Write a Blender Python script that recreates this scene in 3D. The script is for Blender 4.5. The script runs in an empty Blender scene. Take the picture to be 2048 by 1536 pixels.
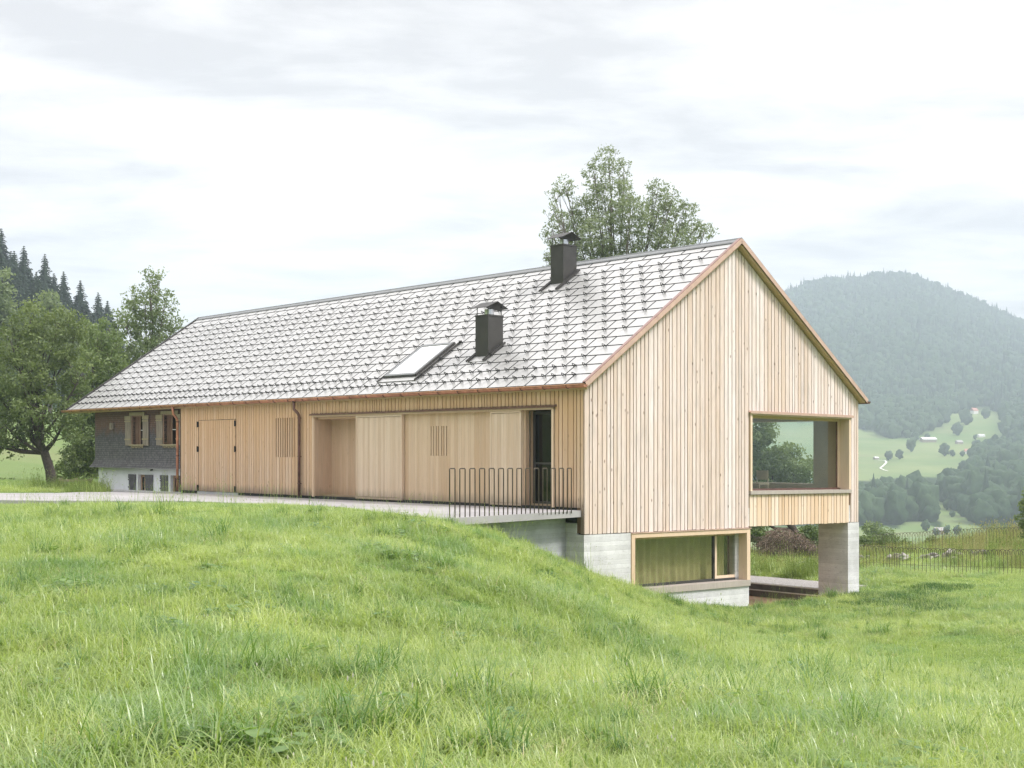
import bpy, bmesh, math, random
import numpy as np
from mathutils import Vector
random.seed(7); RNG = np.random.default_rng(11)
R = math.radians
# ------------------------------------------------------------------ camera, world, sun, exposure
scn = bpy.context.scene
col = scn.collection
FPX, CX, CY = 2745.0, 1024.0, 943.8          # focal length and horizon of the photograph, in its pixels
cam_d = bpy.data.cameras.new('camera'); cam = bpy.data.objects.new('camera', cam_d); col.objects.link(cam)
cam.location = (0, 0, 0); cam.rotation_euler = (R(90), 0, 0)
cam_d.sensor_width = 36; cam_d.lens = 36*FPX/2048; cam_d.shift_y = (CY-768)/2048
cam_d.clip_start = .1; cam_d.clip_end = 9000
scn.camera = cam
scn.view_settings.view_transform = 'Standard'; scn.view_settings.look = 'None'
scn.view_settings.gamma = 1; scn.view_settings.exposure = 1.07
scn.cycles.use_denoising = True; scn.cycles.denoising_prefilter = 'NONE'
scn.cycles.max_bounces = 7; scn.cycles.diffuse_bounces = 3; scn.cycles.glossy_bounces = 3
scn.cycles.transmission_bounces = 4; scn.cycles.transparent_max_bounces = 10; scn.cycles.volume_bounces = 1
scn.cycles.sample_clamp_indirect = 6; scn.cycles.caustics_reflective = False; scn.cycles.caustics_refractive = False

SUN_EL, SUN_AZ = R(52), R(118)               # azimuth from +Y towards +X
sd = Vector((math.sin(SUN_AZ)*math.cos(SUN_EL), math.cos(SUN_AZ)*math.cos(SUN_EL), math.sin(SUN_EL)))
sun_d = bpy.data.lights.new('sun', 'SUN'); sun = bpy.data.objects.new('sun', sun_d); col.objects.link(sun)
sun.rotation_euler = sd.to_track_quat('Z', 'Y').to_euler(); sun.location = sd*100
sun_d.energy = 1.9; sun_d.angle = R(14); sun_d.color = (1, .97, .93)

class NT:
    """small helper round a node tree"""
    def __init__(s, tree): s.t = tree; s.n = tree.nodes; s.l = tree.links
    def new(s, typ, **kw):
        n = s.n.new(typ)
        for k, v in kw.items(): setattr(n, k, v)
        return n
    def put(s, sock, v):
        if isinstance(v, bpy.types.NodeSocket): s.l.new(v, sock)
        elif isinstance(v, (tuple, list)) and len(v) == 3 and sock.type == 'RGBA': sock.default_value = (*v, 1)
        else: sock.default_value = v
    def math(s, op, a, b=0., c=0., clamp=False):
        n = s.new('ShaderNodeMath', operation=op); n.use_clamp = clamp
        for i, v in enumerate((a, b, c)): s.put(n.inputs[i], v)
        return n.outputs[0]
    def mix(s, f, a, b, bt='MIX'):
        n = s.new('ShaderNodeMix', data_type='RGBA', blend_type=bt)
        s.put(n.inputs[0], f); s.put(n.inputs[6], a); s.put(n.inputs[7], b)
        return n.outputs[2]
    def ramp(s, v, lo, hi, a=0., b=1.):
        n = s.new('ShaderNodeMapRange'); n.clamp = True
        for i, x in enumerate((v, lo, hi, a, b)): s.put(n.inputs[i], x)
        return n.outputs[0]
    def noise(s, vec, scale, detail=4, rough=.55, dist=0.):
        n = s.new('ShaderNodeTexNoise'); s.put(n.inputs['Vector'], vec)
        n.inputs['Scale'].default_value = scale; n.inputs['Detail'].default_value = detail
        n.inputs['Roughness'].default_value = rough; n.inputs['Distortion'].default_value = dist
        return n.outputs['Fac']
    def vmul(s, vec, k):
        n = s.new('ShaderNodeVectorMath', operation='MULTIPLY'); s.put(n.inputs[0], vec); n.inputs[1].default_value = k
        return n.outputs[0]
    def attr(s, name, out='Vector'):
        n = s.new('ShaderNodeAttribute'); n.attribute_name = name
        return n.outputs[out]

w = bpy.data.worlds.new('World'); scn.world = w; w.use_nodes = True
T = NT(w.node_tree); T.n.clear()
sky = T.new('ShaderNodeTexSky', sky_type='NISHITA'); sky.sun_disc = False
sky.sun_elevation = SUN_EL; sky.sun_rotation = SUN_AZ; sky.altitude = 700
tc = T.new('ShaderNodeTexCoord').outputs['Generated']
sep = T.new('ShaderNodeSeparateXYZ'); T.put(sep.inputs[0], tc)
zc = T.math('MAXIMUM', sep.outputs[2], 0.)
den = T.math('ADD', zc, .10)
cmb = T.new('ShaderNodeCombineXYZ')
T.put(cmb.inputs[0], T.math('DIVIDE', sep.outputs[0], den)); T.put(cmb.inputs[1], T.math('DIVIDE', sep.outputs[1], den))
cmb.inputs[2].default_value = 3.4
v = cmb.outputs[0]
n1 = T.noise(T.vmul(v, (.75, 1.2, 1)), 2.5, 9, .60, .3)
n2 = T.noise(T.vmul(v, (1.0, 1.0, 1)), .42, 5, .55, .2)
cl = T.math('ADD', T.math('MULTIPLY', n1, .58), T.math('MULTIPLY', n2, .42))
cloud = T.mix(T.ramp(cl, .415, .575), (5.4, 5.15, 5.1), (8.7, 8.35, 8.1))
bright = T.ramp(sep.outputs[2], .32, .85, 1.0, 2.3)       # overcast: the zenith is brighter than the horizon
cloud = T.mix(1.0, cloud, bright, 'MULTIPLY'); cloud = T.mix(1.0, cloud, T.ramp(sep.outputs[2], 0., .22, .93, 1.), 'MULTIPLY')
skyc = T.mix(.93, sky.outputs[0], cloud)
bg = T.new('ShaderNodeBackground'); T.put(bg.inputs[0], skyc); bg.inputs[1].default_value = .076
T.l.new(bg.outputs[0], T.new('ShaderNodeOutputWorld').inputs[0])

# ------------------------------------------------------------------ helpers
def at(px, py, Y): return ((px-CX)/FPX*Y, Y, (CY-py)/FPX*Y)
KT = .01165
def H(u, w_, z): return (1.679-.6647*u+.7472*w_, 32+.7471*u+.6646*w_, z+KT*u)
def ident(x, y, z): return (x, y, z)

class MB:
    def __init__(s, f=H): s.f = f; s.v = []; s.h = []; s.fc = []; s.t = []
    def add(s, pts, faces, tone=None):
        b = len(s.v)
        if tone is None: tone = random.random()
        for p in pts: s.v.append(s.f(*p)); s.h.append(p)
        for q in faces: s.fc.append([b+i for i in q]); s.t.append(tone)
    def quad(s, a, b, c, d, tone=None): s.add([a, b, c, d], [(0, 1, 2, 3)], tone)
    def box(s, a0, a1, b0, b1, c0, c1, tone=None):
        P = [(a, b, c) for c in (c0, c1) for b in (b0, b1) for a in (a0, a1)]
        s.add(P, [(0, 2, 3, 1), (4, 5, 7, 6), (0, 1, 5, 4), (2, 6, 7, 3), (0, 4, 6, 2), (1, 3, 7, 5)], tone)
    def hexa(s, P, tone=None):
        s.add(P, [(0, 2, 3, 1), (4, 5, 7, 6), (0, 1, 5, 4), (2, 6, 7, 3), (0, 4, 6, 2), (1, 3, 7, 5)], tone)
    def frame(s, a0, a1, c0, c1, t, b0, b1, tone=None):
        """a rectangular frame in the a-c plane, thickness t, depth b0..b1 (butted pieces)"""
        s.box(a0, a0+t, b0, b1, c0, c1, tone); s.box(a1-t, a1, b0, b1, c0, c1, tone)
        s.box(a0+t, a1-t, b0, b1, c1-t, c1, tone); s.box(a0+t, a1-t, b0, b1, c0, c0+t, tone)
    def tube(s, pts, rad, n=6, tone=None, cap=True):
        pts = [Vector(p) for p in pts]; k = len(pts)
        rad = rad if isinstance(rad, (list, tuple)) else [rad]*k
        P = []; prev = None
        for i, p in enumerate(pts):
            d = (pts[min(i+1, k-1)]-pts[max(i-1, 0)]).normalized()
            if prev is None:
                a = d.orthogonal().normalized()
            else:
                a = (prev-d*prev.dot(d)); a = a.normalized() if a.length > 1e-5 else d.orthogonal().normalized()
            prev = a; b = d.cross(a)
            for j in range(n):
                an = 2*math.pi*j/n
                P.append(tuple(p+(a*math.cos(an)+b*math.sin(an))*rad[i]))
        F = [(i*n+j, i*n+(j+1) % n, (i+1)*n+(j+1) % n, (i+1)*n+j) for i in range(k-1) for j in range(n)]
        if cap: F += [tuple(range(n))[::-1], tuple((k-1)*n+j for j in range(n))]
        s.add(P, F, tone)
    def build(s, name, mat, parent=None, smooth=False, origin=None):
        o = mesh_obj(name, np.array(s.v, 'f'), s.fc, mat, parent, smooth, s.t, s.h, origin)
        bm = bmesh.new(); bm.from_mesh(o.data); bmesh.ops.recalc_face_normals(bm, faces=bm.faces); bm.to_mesh(o.data); bm.free()
        return o

def mesh_obj(name, V, faces, mat, parent=None, smooth=False, tone=None, hc=None, origin=None):
    V = np.asarray(V, dtype='f').reshape(-1, 3)
    if origin is None:
        lo, hi = V.min(0), V.max(0); origin = Vector(((lo[0]+hi[0])/2, (lo[1]+hi[1])/2, lo[2]))
    origin = Vector(origin)
    me = bpy.data.meshes.new(name)
    if isinstance(faces, np.ndarray):
        n, k = faces.shape
        me.vertices.add(len(V)); me.loops.add(n*k); me.polygons.add(n)
        me.vertices.foreach_set('co', (V-np.array(origin, 'f')).ravel())
        me.loops.foreach_set('vertex_index', faces.ravel().astype('i'))
        me.polygons.foreach_set('loop_start', np.arange(0, n*k, k, dtype='i'))
        me.polygons.foreach_set('loop_total', np.full(n, k, 'i'))
        me.update(calc_edges=True)
    else:
        me.from_pydata((V-np.array(origin, 'f')).tolist(), [], faces)
    if tone is not None:
        a = me.attributes.new('tone', 'FLOAT', 'FACE'); a.data.foreach_set('value', np.asarray(tone, 'f'))
    if hc is not None:
        a = me.attributes.new('hc', 'FLOAT_VECTOR', 'POINT'); a.data.foreach_set('vector', np.asarray(hc, 'f').ravel())
    if smooth: me.polygons.foreach_set('use_smooth', [True]*len(me.polygons))
    for m in (mat if isinstance(mat, (list, tuple)) else [mat]): me.materials.append(m)
    o = bpy.data.objects.new(name, me); col.objects.link(o)
    place(o, origin, parent)
    return o
WL = {}
def place(o, wloc, parent=None):
    WL[o] = Vector(wloc)
    if parent is not None:
        o.parent = parent; o.location = Vector(wloc)-WL[parent]
    else: o.location = wloc
def tag(o, label=None, cat=None, group=None, kind=None):
    if label: o['label'] = label
    if cat: o['category'] = cat
    if group: o['group'] = group
    if kind: o['kind'] = kind
    return o
def empty(name, loc, label=None, cat=None, group=None, parent=None):
    o = bpy.data.objects.new(name, None); col.objects.link(o); o.empty_display_size = .3
    place(o, loc, parent)
    return tag(o, label, cat, group)
def copy_thing(src, loc, rz=0., sc=1., label=None):
    c = src.copy(); col.objects.link(c); c.location = loc; c.rotation_euler = (0, 0, rz)
    c.scale = (sc, sc, sc) if not isinstance(sc, (tuple, list)) else sc
    if label: c['label'] = label
    for ch in src.children:
        d = ch.copy(); col.objects.link(d); d.parent = c
        for g in ch.children:
            e = g.copy(); col.objects.link(e); e.parent = d
    return c

# ------------------------------------------------------------------ materials
def mat(name):
    m = bpy.data.materials.new(name); m.use_nodes = True
    t = NT(m.node_tree); b = m.node_tree.nodes['Principled BSDF']
    return m, t, b
def simple(name, c, rough=.6, metal=0., noise=.15, scale=6., bump=0., spec=.5):
    m, t, b = mat(name)
    g = t.new('ShaderNodeNewGeometry').outputs['Position']
    n = t.noise(g, scale, 5)
    dark = tuple(x*(1-noise) for x in c); lite = tuple(min(1, x*(1+noise)) for x in c)
    t.put(b.inputs['Base Color'], t.mix(t.ramp(n, .3, .7), dark, lite))
    b.inputs['Roughness'].default_value = rough; b.inputs['Metallic'].default_value = metal
    b.inputs['Specular IOR Level'].default_value = spec
    if bump:
        bp = t.new('ShaderNodeBump'); bp.inputs['Strength'].default_value = bump; bp.inputs['Distance'].default_value = .02
        t.put(bp.inputs['Height'], n); t.l.new(bp.outputs[0], b.inputs['Normal'])
    return m
def wood(name, warm, pale, amount=.5, grime=.0, top=0., spread=.22, knots=.5, grey=.12):
    """spruce boards: 'tone' differs per board, grain runs along z, knots, greyed foot"""
    m, t, b = mat(name)
    hc = t.attr('hc'); tone = t.attr('tone', 'Fac')
    sp = t.new('ShaderNodeSeparateXYZ'); t.put(sp.inputs[0], hc)
    off = t.new('ShaderNodeCombineXYZ'); t.put(off.inputs[2], t.math('MULTIPLY', tone, 37.)); t.put(off.inputs[0], t.math('MULTIPLY', tone, 5.))
    add = t.new('ShaderNodeVectorMath', operation='ADD'); t.put(add.inputs[0], hc); t.put(add.inputs[1], off.outputs[0])
    p = add.outputs[0]
    grain = t.noise(t.vmul(p, (1, 1, .05)), 42, 5, .6, .3)
    blot = t.noise(t.vmul(p, (1, 1, .28)), 2.2, 4, .6)
    f = t.ramp(t.math('ADD', t.math('MULTIPLY', blot, .6), t.math('MULTIPLY', tone, .38)), .25, .80, 0, 1)
    c = t.mix(f, warm, pale)
    c = t.mix(1., c, t.ramp(grain, .25, .75, 1-spread, 1+spread*.35), 'MULTIPLY')
    c = t.mix(1., c, t.ramp(tone, 0, 1, .93, 1.05), 'MULTIPLY')
    stn = t.noise(t.vmul(hc, (1, 1, .12)), 5.5, 4, .65, .2); c = t.mix(t.ramp(stn, .52, .72, 0, grey), c, (.46, .42, .40))
    vo = t.new('ShaderNodeTexVoronoi'); t.put(vo.inputs['Vector'], t.vmul(p, (1, 1, .42))); vo.inputs['Scale'].default_value = 5.6
    kn = t.ramp(vo.outputs['Distance'], .05, .13, knots, 0)
    c = t.mix(kn, c, (.17, .09, .05))
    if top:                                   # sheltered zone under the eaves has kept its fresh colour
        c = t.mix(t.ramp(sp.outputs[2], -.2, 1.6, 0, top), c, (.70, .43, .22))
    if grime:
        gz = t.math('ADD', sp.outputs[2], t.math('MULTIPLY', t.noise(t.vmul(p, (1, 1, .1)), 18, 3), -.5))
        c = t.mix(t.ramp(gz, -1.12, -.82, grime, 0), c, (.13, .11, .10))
    t.put(b.inputs['Base Color'], c); b.inputs['Roughness'].default_value = .72; b.inputs['Specular IOR Level'].default_value = .25
    bp = t.new('ShaderNodeBump'); bp.inputs['Strength'].default_value = .35; bp.inputs['Distance'].default_value = .004
    t.put(bp.inputs['Height'], grain); t.l.new(bp.outputs[0], b.inputs['Normal'])
    return m
def concrete(name, c, board=.11):
    m, t, b = mat(name)
    hc = t.attr('hc'); sp = t.new('ShaderNodeSeparateXYZ'); t.put(sp.inputs[0], hc)
    big = t.noise(hc, 1.6, 6, .65); fine = t.noise(hc, 28, 4, .6)
    row = t.math('FLOOR', t.math('DIVIDE', sp.outputs[2], board))
    wn = t.new('ShaderNodeTexWhiteNoise', noise_dimensions='1D'); t.put(wn.inputs['W'], row)
    fr = t.math('FRACT', t.math('DIVIDE', sp.outputs[2], board))
    line = t.math('ADD', t.ramp(fr, 0, .07, 1, 0), t.ramp(fr, .93, 1, 0, 1), clamp=True)
    c1 = t.mix(t.ramp(big, .3, .7), tuple(x*.80 for x in c), tuple(min(1, x*1.12) for x in c))
    c1 = t.mix(1., c1, t.ramp(wn.outputs[0], 0, 1, .90, 1.06), 'MULTIPLY')
    st = t.noise(t.vmul(hc, (5, 5, 20)), 1.3, 5, .7)
    c1 = t.mix(t.ramp(st, .56, .74, 0, .7), c1, tuple(x*.5 for x in c))
    c1 = t.mix(1., c1, t.ramp(fine, .2, .8, .90, 1.06), 'MULTIPLY')
    c1 = t.mix(t.math('MULTIPLY', line, t.ramp(t.noise(hc, 5, 3), .42, .62, 0, .55)), c1, tuple(x*.5 for x in c))
    vo = t.new('ShaderNodeTexVoronoi'); t.put(vo.inputs['Vector'], hc); vo.inputs['Scale'].default_value = 5
    c1 = t.mix(t.ramp(vo.outputs['Distance'], .03, .06, .7, 0), c1, (.06, .06, .06))
    t.put(b.inputs['Base Color'], c1); b.inputs['Roughness'].default_value = .85
    bp = t.new('ShaderNodeBump'); bp.inputs['Strength'].default_value = .5; bp.inputs['Distance'].default_value = .006
    t.put(bp.inputs['Height'], t.math('SUBTRACT', st, line)); t.l.new(bp.outputs[0], b.inputs['Normal'])
    return m
M = {}
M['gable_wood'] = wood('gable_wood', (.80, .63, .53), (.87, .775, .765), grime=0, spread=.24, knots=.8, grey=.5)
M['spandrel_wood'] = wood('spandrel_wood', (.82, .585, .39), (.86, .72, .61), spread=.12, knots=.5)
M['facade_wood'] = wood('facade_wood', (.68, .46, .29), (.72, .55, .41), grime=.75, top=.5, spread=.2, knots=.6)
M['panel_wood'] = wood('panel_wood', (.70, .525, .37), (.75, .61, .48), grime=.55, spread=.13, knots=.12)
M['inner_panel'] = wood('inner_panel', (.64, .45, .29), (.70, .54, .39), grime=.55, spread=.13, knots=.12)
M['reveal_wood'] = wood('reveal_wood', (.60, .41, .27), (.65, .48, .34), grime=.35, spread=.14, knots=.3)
M['frame_wood'] = wood('frame_wood', (.76, .55, .38), (.80, .64, .49), spread=.10, knots=.1)
M['sill_wood'] = wood('sill_wood', (.42, .36, .31), (.50, .45, .41), spread=.2, knots=.1)
M['backing'] = simple('backing', (.16, .095, .05), .8)
M['soffit'] = wood('soffit', (.50, .35, .19), (.55, .41, .25), spread=.08, knots=.05)
M['black'] = simple('black', (.012, .012, .012), .7)
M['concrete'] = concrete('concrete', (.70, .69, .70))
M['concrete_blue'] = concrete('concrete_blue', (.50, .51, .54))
M['terrace'] = simple('terrace', (.36, .345, .35), .8, 0, .14, .8, .1)
M['slab'] = simple('slab', (.42, .42, .45), .8, 0, .12, 2., .1)
M['copper'] = simple('copper', (.50, .235, .145), .38, .75, .3, 5.)
M['copper_new'] = simple('copper_new', (.62, .43, .345), .5, .3, .12, 5.)
M['copper_dark'] = simple('copper_dark', (.19, .105, .085), .45, .6, .3, 7.)
M['verge_cap'] = simple('verge_cap', (.33, .21, .185), .4, .5, .2, 5.)
M['dark_metal'] = simple('dark_metal', (.058, .055, .052), .5, .25, .15, 3., 0, .4)
M['guard'] = simple('guard', (.02, .021, .021), .5, .3)
M['bronze'] = simple('bronze', (.105, .085, .065), .45, .6, .2, 9.)
M['steel'] = simple('steel', (.62, .63, .65), .3, 1, .1)
M['grey_frame'] = simple('grey_frame', (.24, .25, .255), .4, .6, .1)
M['under_tile'] = simple('under_tile', (.03, .032, .032), .7)
M['plaster'] = simple('plaster', (.74, .76, .80), .9, 0, .06, 3., .2)
M['curtain'] = simple('curtain', (.56, .46, .30), .9, 0, .12, 3.)
M['inner_wall'] = simple('inner_wall', (.58, .48, .36), .8, 0, .08, 2.)
M['inner_floor'] = simple('inner_floor', (.36, .26, .17), .5, 0, .1, 2.)
M['rusty_floor'] = simple('rusty_floor', (.46, .27, .16), .8, 0, .15, 2.)
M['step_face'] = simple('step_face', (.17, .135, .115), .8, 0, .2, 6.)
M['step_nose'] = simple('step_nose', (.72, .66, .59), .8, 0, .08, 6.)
M['chair_wood'] = simple('chair_wood', (.62, .50, .36), .5)
M['old_dark'] = simple('old_dark', (.085, .075, .075), .85, 0, .4, 14.)
M['lamp_white'] = simple('lamp_white', (.75, .76, .74), .5)
M['pond'] = simple('pond', (.10, .12, .10), .04, 0, .2, .5)
M['stone'] = simple('stone', (.30, .28, .255), .85, 0, .3, 5., .4)
M['gravel'] = simple('gravel', (.33, .31, .30), .95, 0, .5, 30., .6)
M['bark'] = simple('bark', (.075, .06, .05), .95, 0, .4, 12., .8)
M['bark_grey'] = simple('bark_grey', (.16, .145, .125), .95, 0, .4, 10., .8)
M['stick'] = simple('stick', (.21, .155, .12), .95, 0, .45, 9.)
M['fence_wood'] = simple('fence_wood', (.33, .26, .20), .9, 0, .2, 9.)
# roof tile: pale grey coated metal
m, t, b = mat('roof_tile'); M['tile'] = m
hc = t.attr('hc'); tone = t.attr('tone', 'Fac')
c = t.mix(tone, (.50, .495, .49), (.54, .535, .53))
c = t.mix(t.ramp(t.noise(hc, .8, 5, .6), .35, .7, 0, .35), c, (.40, .395, .39))
t.put(b.inputs['Base Color'], c); b.inputs['Metallic'].default_value = .3
t.put(b.inputs['Roughness'], t.ramp(t.noise(hc, 3, 4), .3, .7, .26, .36))
bp = t.new('ShaderNodeBump'); bp.inputs['Strength'].default_value = .06; bp.inputs['Distance'].default_value = .03
t.put(bp.inputs['Height'], t.noise(hc, 2.6, 3)); t.l.new(bp.outputs[0], b.inputs['Normal'])
# old shingles
m, t, b = mat('old_shingle'); M['shingle'] = m
hc = t.attr('hc'); sp = t.new('ShaderNodeSeparateXYZ'); t.put(sp.inputs[0], hc)
cb = t.new('ShaderNodeCombineXYZ'); t.put(cb.inputs[0], sp.outputs[0]); t.put(cb.inputs[1], sp.outputs[2])
br = t.new('ShaderNodeTexBrick'); t.put(br.inputs['Vector'], cb.outputs[0]); br.inputs['Scale'].default_value = 1
br.inputs['Brick Width'].default_value = .075; br.inputs['Row Height'].default_value = .0765
br.inputs['Mortar Size'].default_value = .006; br.inputs['Mortar Smooth'].default_value = .2
br.inputs['Color1'].default_value = (.165, .16, .165, 1); br.inputs['Color2'].default_value = (.09, .088, .092, 1); br.inputs['Mortar'].default_value = (.025, .025, .03, 1)
n = t.noise(hc, 3.4, 5, .65)
zb = t.math('ADD', sp.outputs[2], t.math('MULTIPLY', n, .9))
c = t.mix(t.ramp(zb, .75, 1.6, 0, .6), br.outputs['Color'], (.035, .036, .042))
c = t.mix(t.ramp(zb, 1.45, 1.85, 0, .9), c, t.mix(br.outputs['Fac'], (.17, .088, .058), (.03, .02, .016)))
c = t.mix(t.ramp(t.noise(hc, 9, 4, .7), .52, .75, 0, .35), c, (.30, .30, .31))
t.put(b.inputs['Base Color'], c); b.inputs['Roughness'].default_value = .85
# old shutter wood
def old_wood(name, a, c2):
    m, t, b = mat(name); hc = t.attr('hc')
    g = t.noise(t.vmul(hc, (1, 1, .07)), 30, 5, .65, .4)
    t.put(b.inputs['Base Color'], t.mix(t.ramp(g, .33, .68), a, c2)); b.inputs['Roughness'].default_value = .85
    return m
M['shutter'] = old_wood('shutter', (.15, .125, .10), (.33, .285, .225))
M['shutter_top'] = old_wood('shutter_top', (.25, .21, .12), (.36, .31, .20))
M['shutter_grey'] = old_wood('shutter_grey', (.06, .06, .07), (.145, .14, .15))
M['old_reveal'] = old_wood('old_reveal', (.27, .165, .11), (.42, .29, .20))
# glass
def glass(name, tint, boost=1.0, see=1.):
    m = bpy.data.materials.new(name); m.use_nodes = True; t = NT(m.node_tree); t.n.clear()
    gg = t.new('ShaderNodeNewGeometry'); dt = t.new('ShaderNodeVectorMath', operation='DOT_PRODUCT')
    t.l.new(gg.outputs['Normal'], dt.inputs[0]); t.l.new(gg.outputs['Incoming'], dt.inputs[1])
    k = t.math('POWER', t.math('SUBTRACT', 1., t.math('ABSOLUTE', dt.outputs['Value'])), 5.)
    f = t.math('MULTIPLY', t.math('ADD', t.math('MULTIPLY', k, .96), .04), boost, clamp=True)
    tr = t.new('ShaderNodeBsdfTransparent'); tr.inputs[0].default_value = (*tint, 1)
    gl = t.new('ShaderNodeBsdfGlossy'); gl.inputs['Roughness'].default_value = .0; gl.inputs[0].default_value = (1, 1, 1, 1)
    mx = t.new('ShaderNodeMixShader'); t.put(mx.inputs[0], f); t.l.new(tr.outputs[0], mx.inputs[1]); t.l.new(gl.outputs[0], mx.inputs[2])
    t.l.new(mx.outputs[0], t.new('ShaderNodeOutputMaterial').inputs[0])
    return m
M['glass'] = glass('glass', (.88, .90, .84), 1.6)
M['glass_clear'] = glass('glass_clear', (.95, .98, .97), 2.0)
M['glass_dark'] = glass('glass_dark', (.10, .10, .10), 1.)
M['glass_sky'] = glass('glass_sky', (.25, .27, .3), 9.)
# ------------------------------------------------------------------ ground shape
CP = [(1024,1536,7.6),(0,1536,7.6),(2048,1536,7.9),(-1200,1700,7.),(3300,1750,7.5),
 (0,1193,15),(0,1100,19.5),(0,1058,25),(0,1013,34.5),(-900,1000,36),(-900,1100,20),
 (500,1200,15),(500,1066,24.5),(600,1016,30),(700,1024,29.6),(760,1030,29),(820,1037,27.6),(500,1012,31),(300,1012,31),(700,1023,33),(400,1011,36),(200,1010,36),(850,1042,26.3),(900,1054,26),(950,1090,25),(900,1130,20),(960,1054,29.2),(1024,1200,17.8),(1024,1350,12.2),
 (1050,1092,30.7),(1131,1133,32.2),(1100,1190,24),(1168,1145,31.9),(1210,1163,31.2),(1265,1179,32.9),(1200,1178,29),(1340,1211,33.8),(1340,1236,28),
 (1420,1214,34.8),(1498,1213,36.),(1600,1201,37.),(1700,1189,39.0),(1200,1300,17),(1700,1250,30),(1700,1350,20),(2048,1250,28),(2048,1400,14.5),(1500,1400,13.5),
 (1560,1166,43),(1500,1140,46),(1640,1152,44),(1560,1124,50),(1500,1116,52.5),(1720,1140,46.9),(2048,1152,44),(2300,1150,43),(2600,1200,34),(3000,1190,34),
 (1900,1136,48.5),(1900,1112,52),(1760,1116,53),(2048,1100,53),(2010,1074,58),(2200,1080,57),(1800,1100,60),(1500,1098,60),(2048,1092,64),
 (105,975,60),(0,962,70),(60,975,56),(200,975,62),(300,975,64),(178,990,48),(100,988,46),(0,989,45.7),(-300,990,46),(450,980,62),(700,990,60),(1000,1010,60)]
cp = np.array([at(*p) for p in CP]+[(-30, -20, -.9), (0, -20, -1.1), (30, -20, -2.2), (60, 10, -4.5), (60, 45, -4.2), (-60, 10, -.3), (-60, 45, -.2)])
def tps(d2): return np.where(d2 > 1e-9, d2*np.log(np.maximum(d2, 1e-12))*.5, 0)
_A = cp[:, :2]; _d = ((_A[:, None]-_A[None])**2).sum(2); n_ = len(cp)
_Mx = np.zeros((n_+3, n_+3)); _Mx[:n_, :n_] = tps(_d)+np.eye(n_)*.25; _Mx[:n_, n_] = 1; _Mx[:n_, n_+1:] = _A; _Mx[n_, :n_] = 1; _Mx[n_+1:, :n_] = _A.T
_W = np.linalg.solve(_Mx, np.concatenate([cp[:, 2], [0, 0, 0]]))
def near(x, y):
    x = np.asarray(x, float); y = np.asarray(y, float); sh = x.shape; x = x.ravel(); y = y.ravel()
    out = np.empty(len(x))
    for i in range(0, len(x), 20000):
        X, Y = x[i:i+20000], y[i:i+20000]
        d = (X[:, None]-_A[None, :, 0])**2+(Y[:, None]-_A[None, :, 1])**2
        out[i:i+20000] = tps(d)@_W[:n_]+_W[n_]+_W[n_+1]*X+_W[n_+2]*Y
    return out.reshape(sh)
def far(x, y):
    x = np.asarray(x, float); y = np.asarray(y, float)
    r = np.hypot(x, y); phi = np.clip(np.arctan2(x, y), -1.25, 1.25)
    a = np.clip(CX+FPX*np.tan(phi), -3500, 5200); D = np.where(np.abs(phi) < 1.2, r*np.cos(np.clip(phi, -.75, .75)), r)
    hl = np.interp(a, [-3000, -1200, -400, 0, 200, 400, 700, 1000], [70, 62, 40, 20, 9.5, 2, -4, -8])
    q = np.interp(D, [60, 85, 110, 150, 200, 260, 400, 600, 1000, 3500], [0, .03, .11, .42, .74, 1, 1.15, .95, .6, .6])
    zl = -.7+hl*q
    pk = np.interp(a, [900, 1200, 1400, 1570, 1600, 1660, 1760, 1800, 1850, 1900, 1950, 2000, 2048, 2200, 2500, 3200, 4500],
                      [800, 700, 640, 597, 586, 570, 562, 562, 572, 592, 611, 634, 656, 712, 800, 850, 700])
    zp = (CY-pk)/FPX*1850
    base = np.interp(D, [50, 60, 110, 250, 400, 470, 540, 650, 800, 1000, 1150, 3500], [-3.2, -3.6, -9, -22, -24, -21, -18, -8, 4, 28, 48, 48])
    s = np.clip((D-1150)/700, 0, 1); fall = np.interp(D, [1850, 2000, 2600, 3500], [1, .97, .6, .3])
    wob = 3.5*np.sin(x/95+1)*np.cos(y/120)+2*np.sin(x/41+y/57)
    zr = (base+(zp-48)*s**.92*fall)+wob*np.clip((D-500)/600, 0, 1)*(1-s*.8)
    k = np.clip((a-450)/500, 0, 1); k = k*k*(3-2*k)
    return zl*(1-k)+zr*k
def hloc(x, y):
    dx = np.asarray(x)-1.679; dy = np.asarray(y)-32
    return -dx*.6647+dy*.7471, dx*.7472+dy*.6646
TERR = [(1.62, 31.86), (-1.4, 27.07), (-2.6, 29.4), (-4.2, 33.3), (-9, 37), (-12.1, 36.2), (-18, 37), (-28, 40), (-28, 46.5), (-17.1, 46), (-15.3, 46.3), (-14.9, 50.2)]
def inpoly(x, y, poly, grow=0.):
    x = np.asarray(x, float); y = np.asarray(y, float); ins = np.zeros(x.shape, bool); n = len(poly)
    for i in range(n):
        x1, y1 = poly[i]; x2, y2 = poly[(i+1) % n]
        c_ = ((y1 > y) != (y2 > y)) & (x < (x2-x1)*(y-y1)/((y2-y1) or 1e-9)+x1)
        ins ^= c_
    return ins
HOUSE_BACK = [H(0.0, .1, 0)[:2], H(27, .1, 0)[:2], H(19, .1, 0)[:2]]
def terr_z(x, y):
    u, _ = hloc(x, y); return -.905+KT*np.clip(u, -2, 17)
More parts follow.
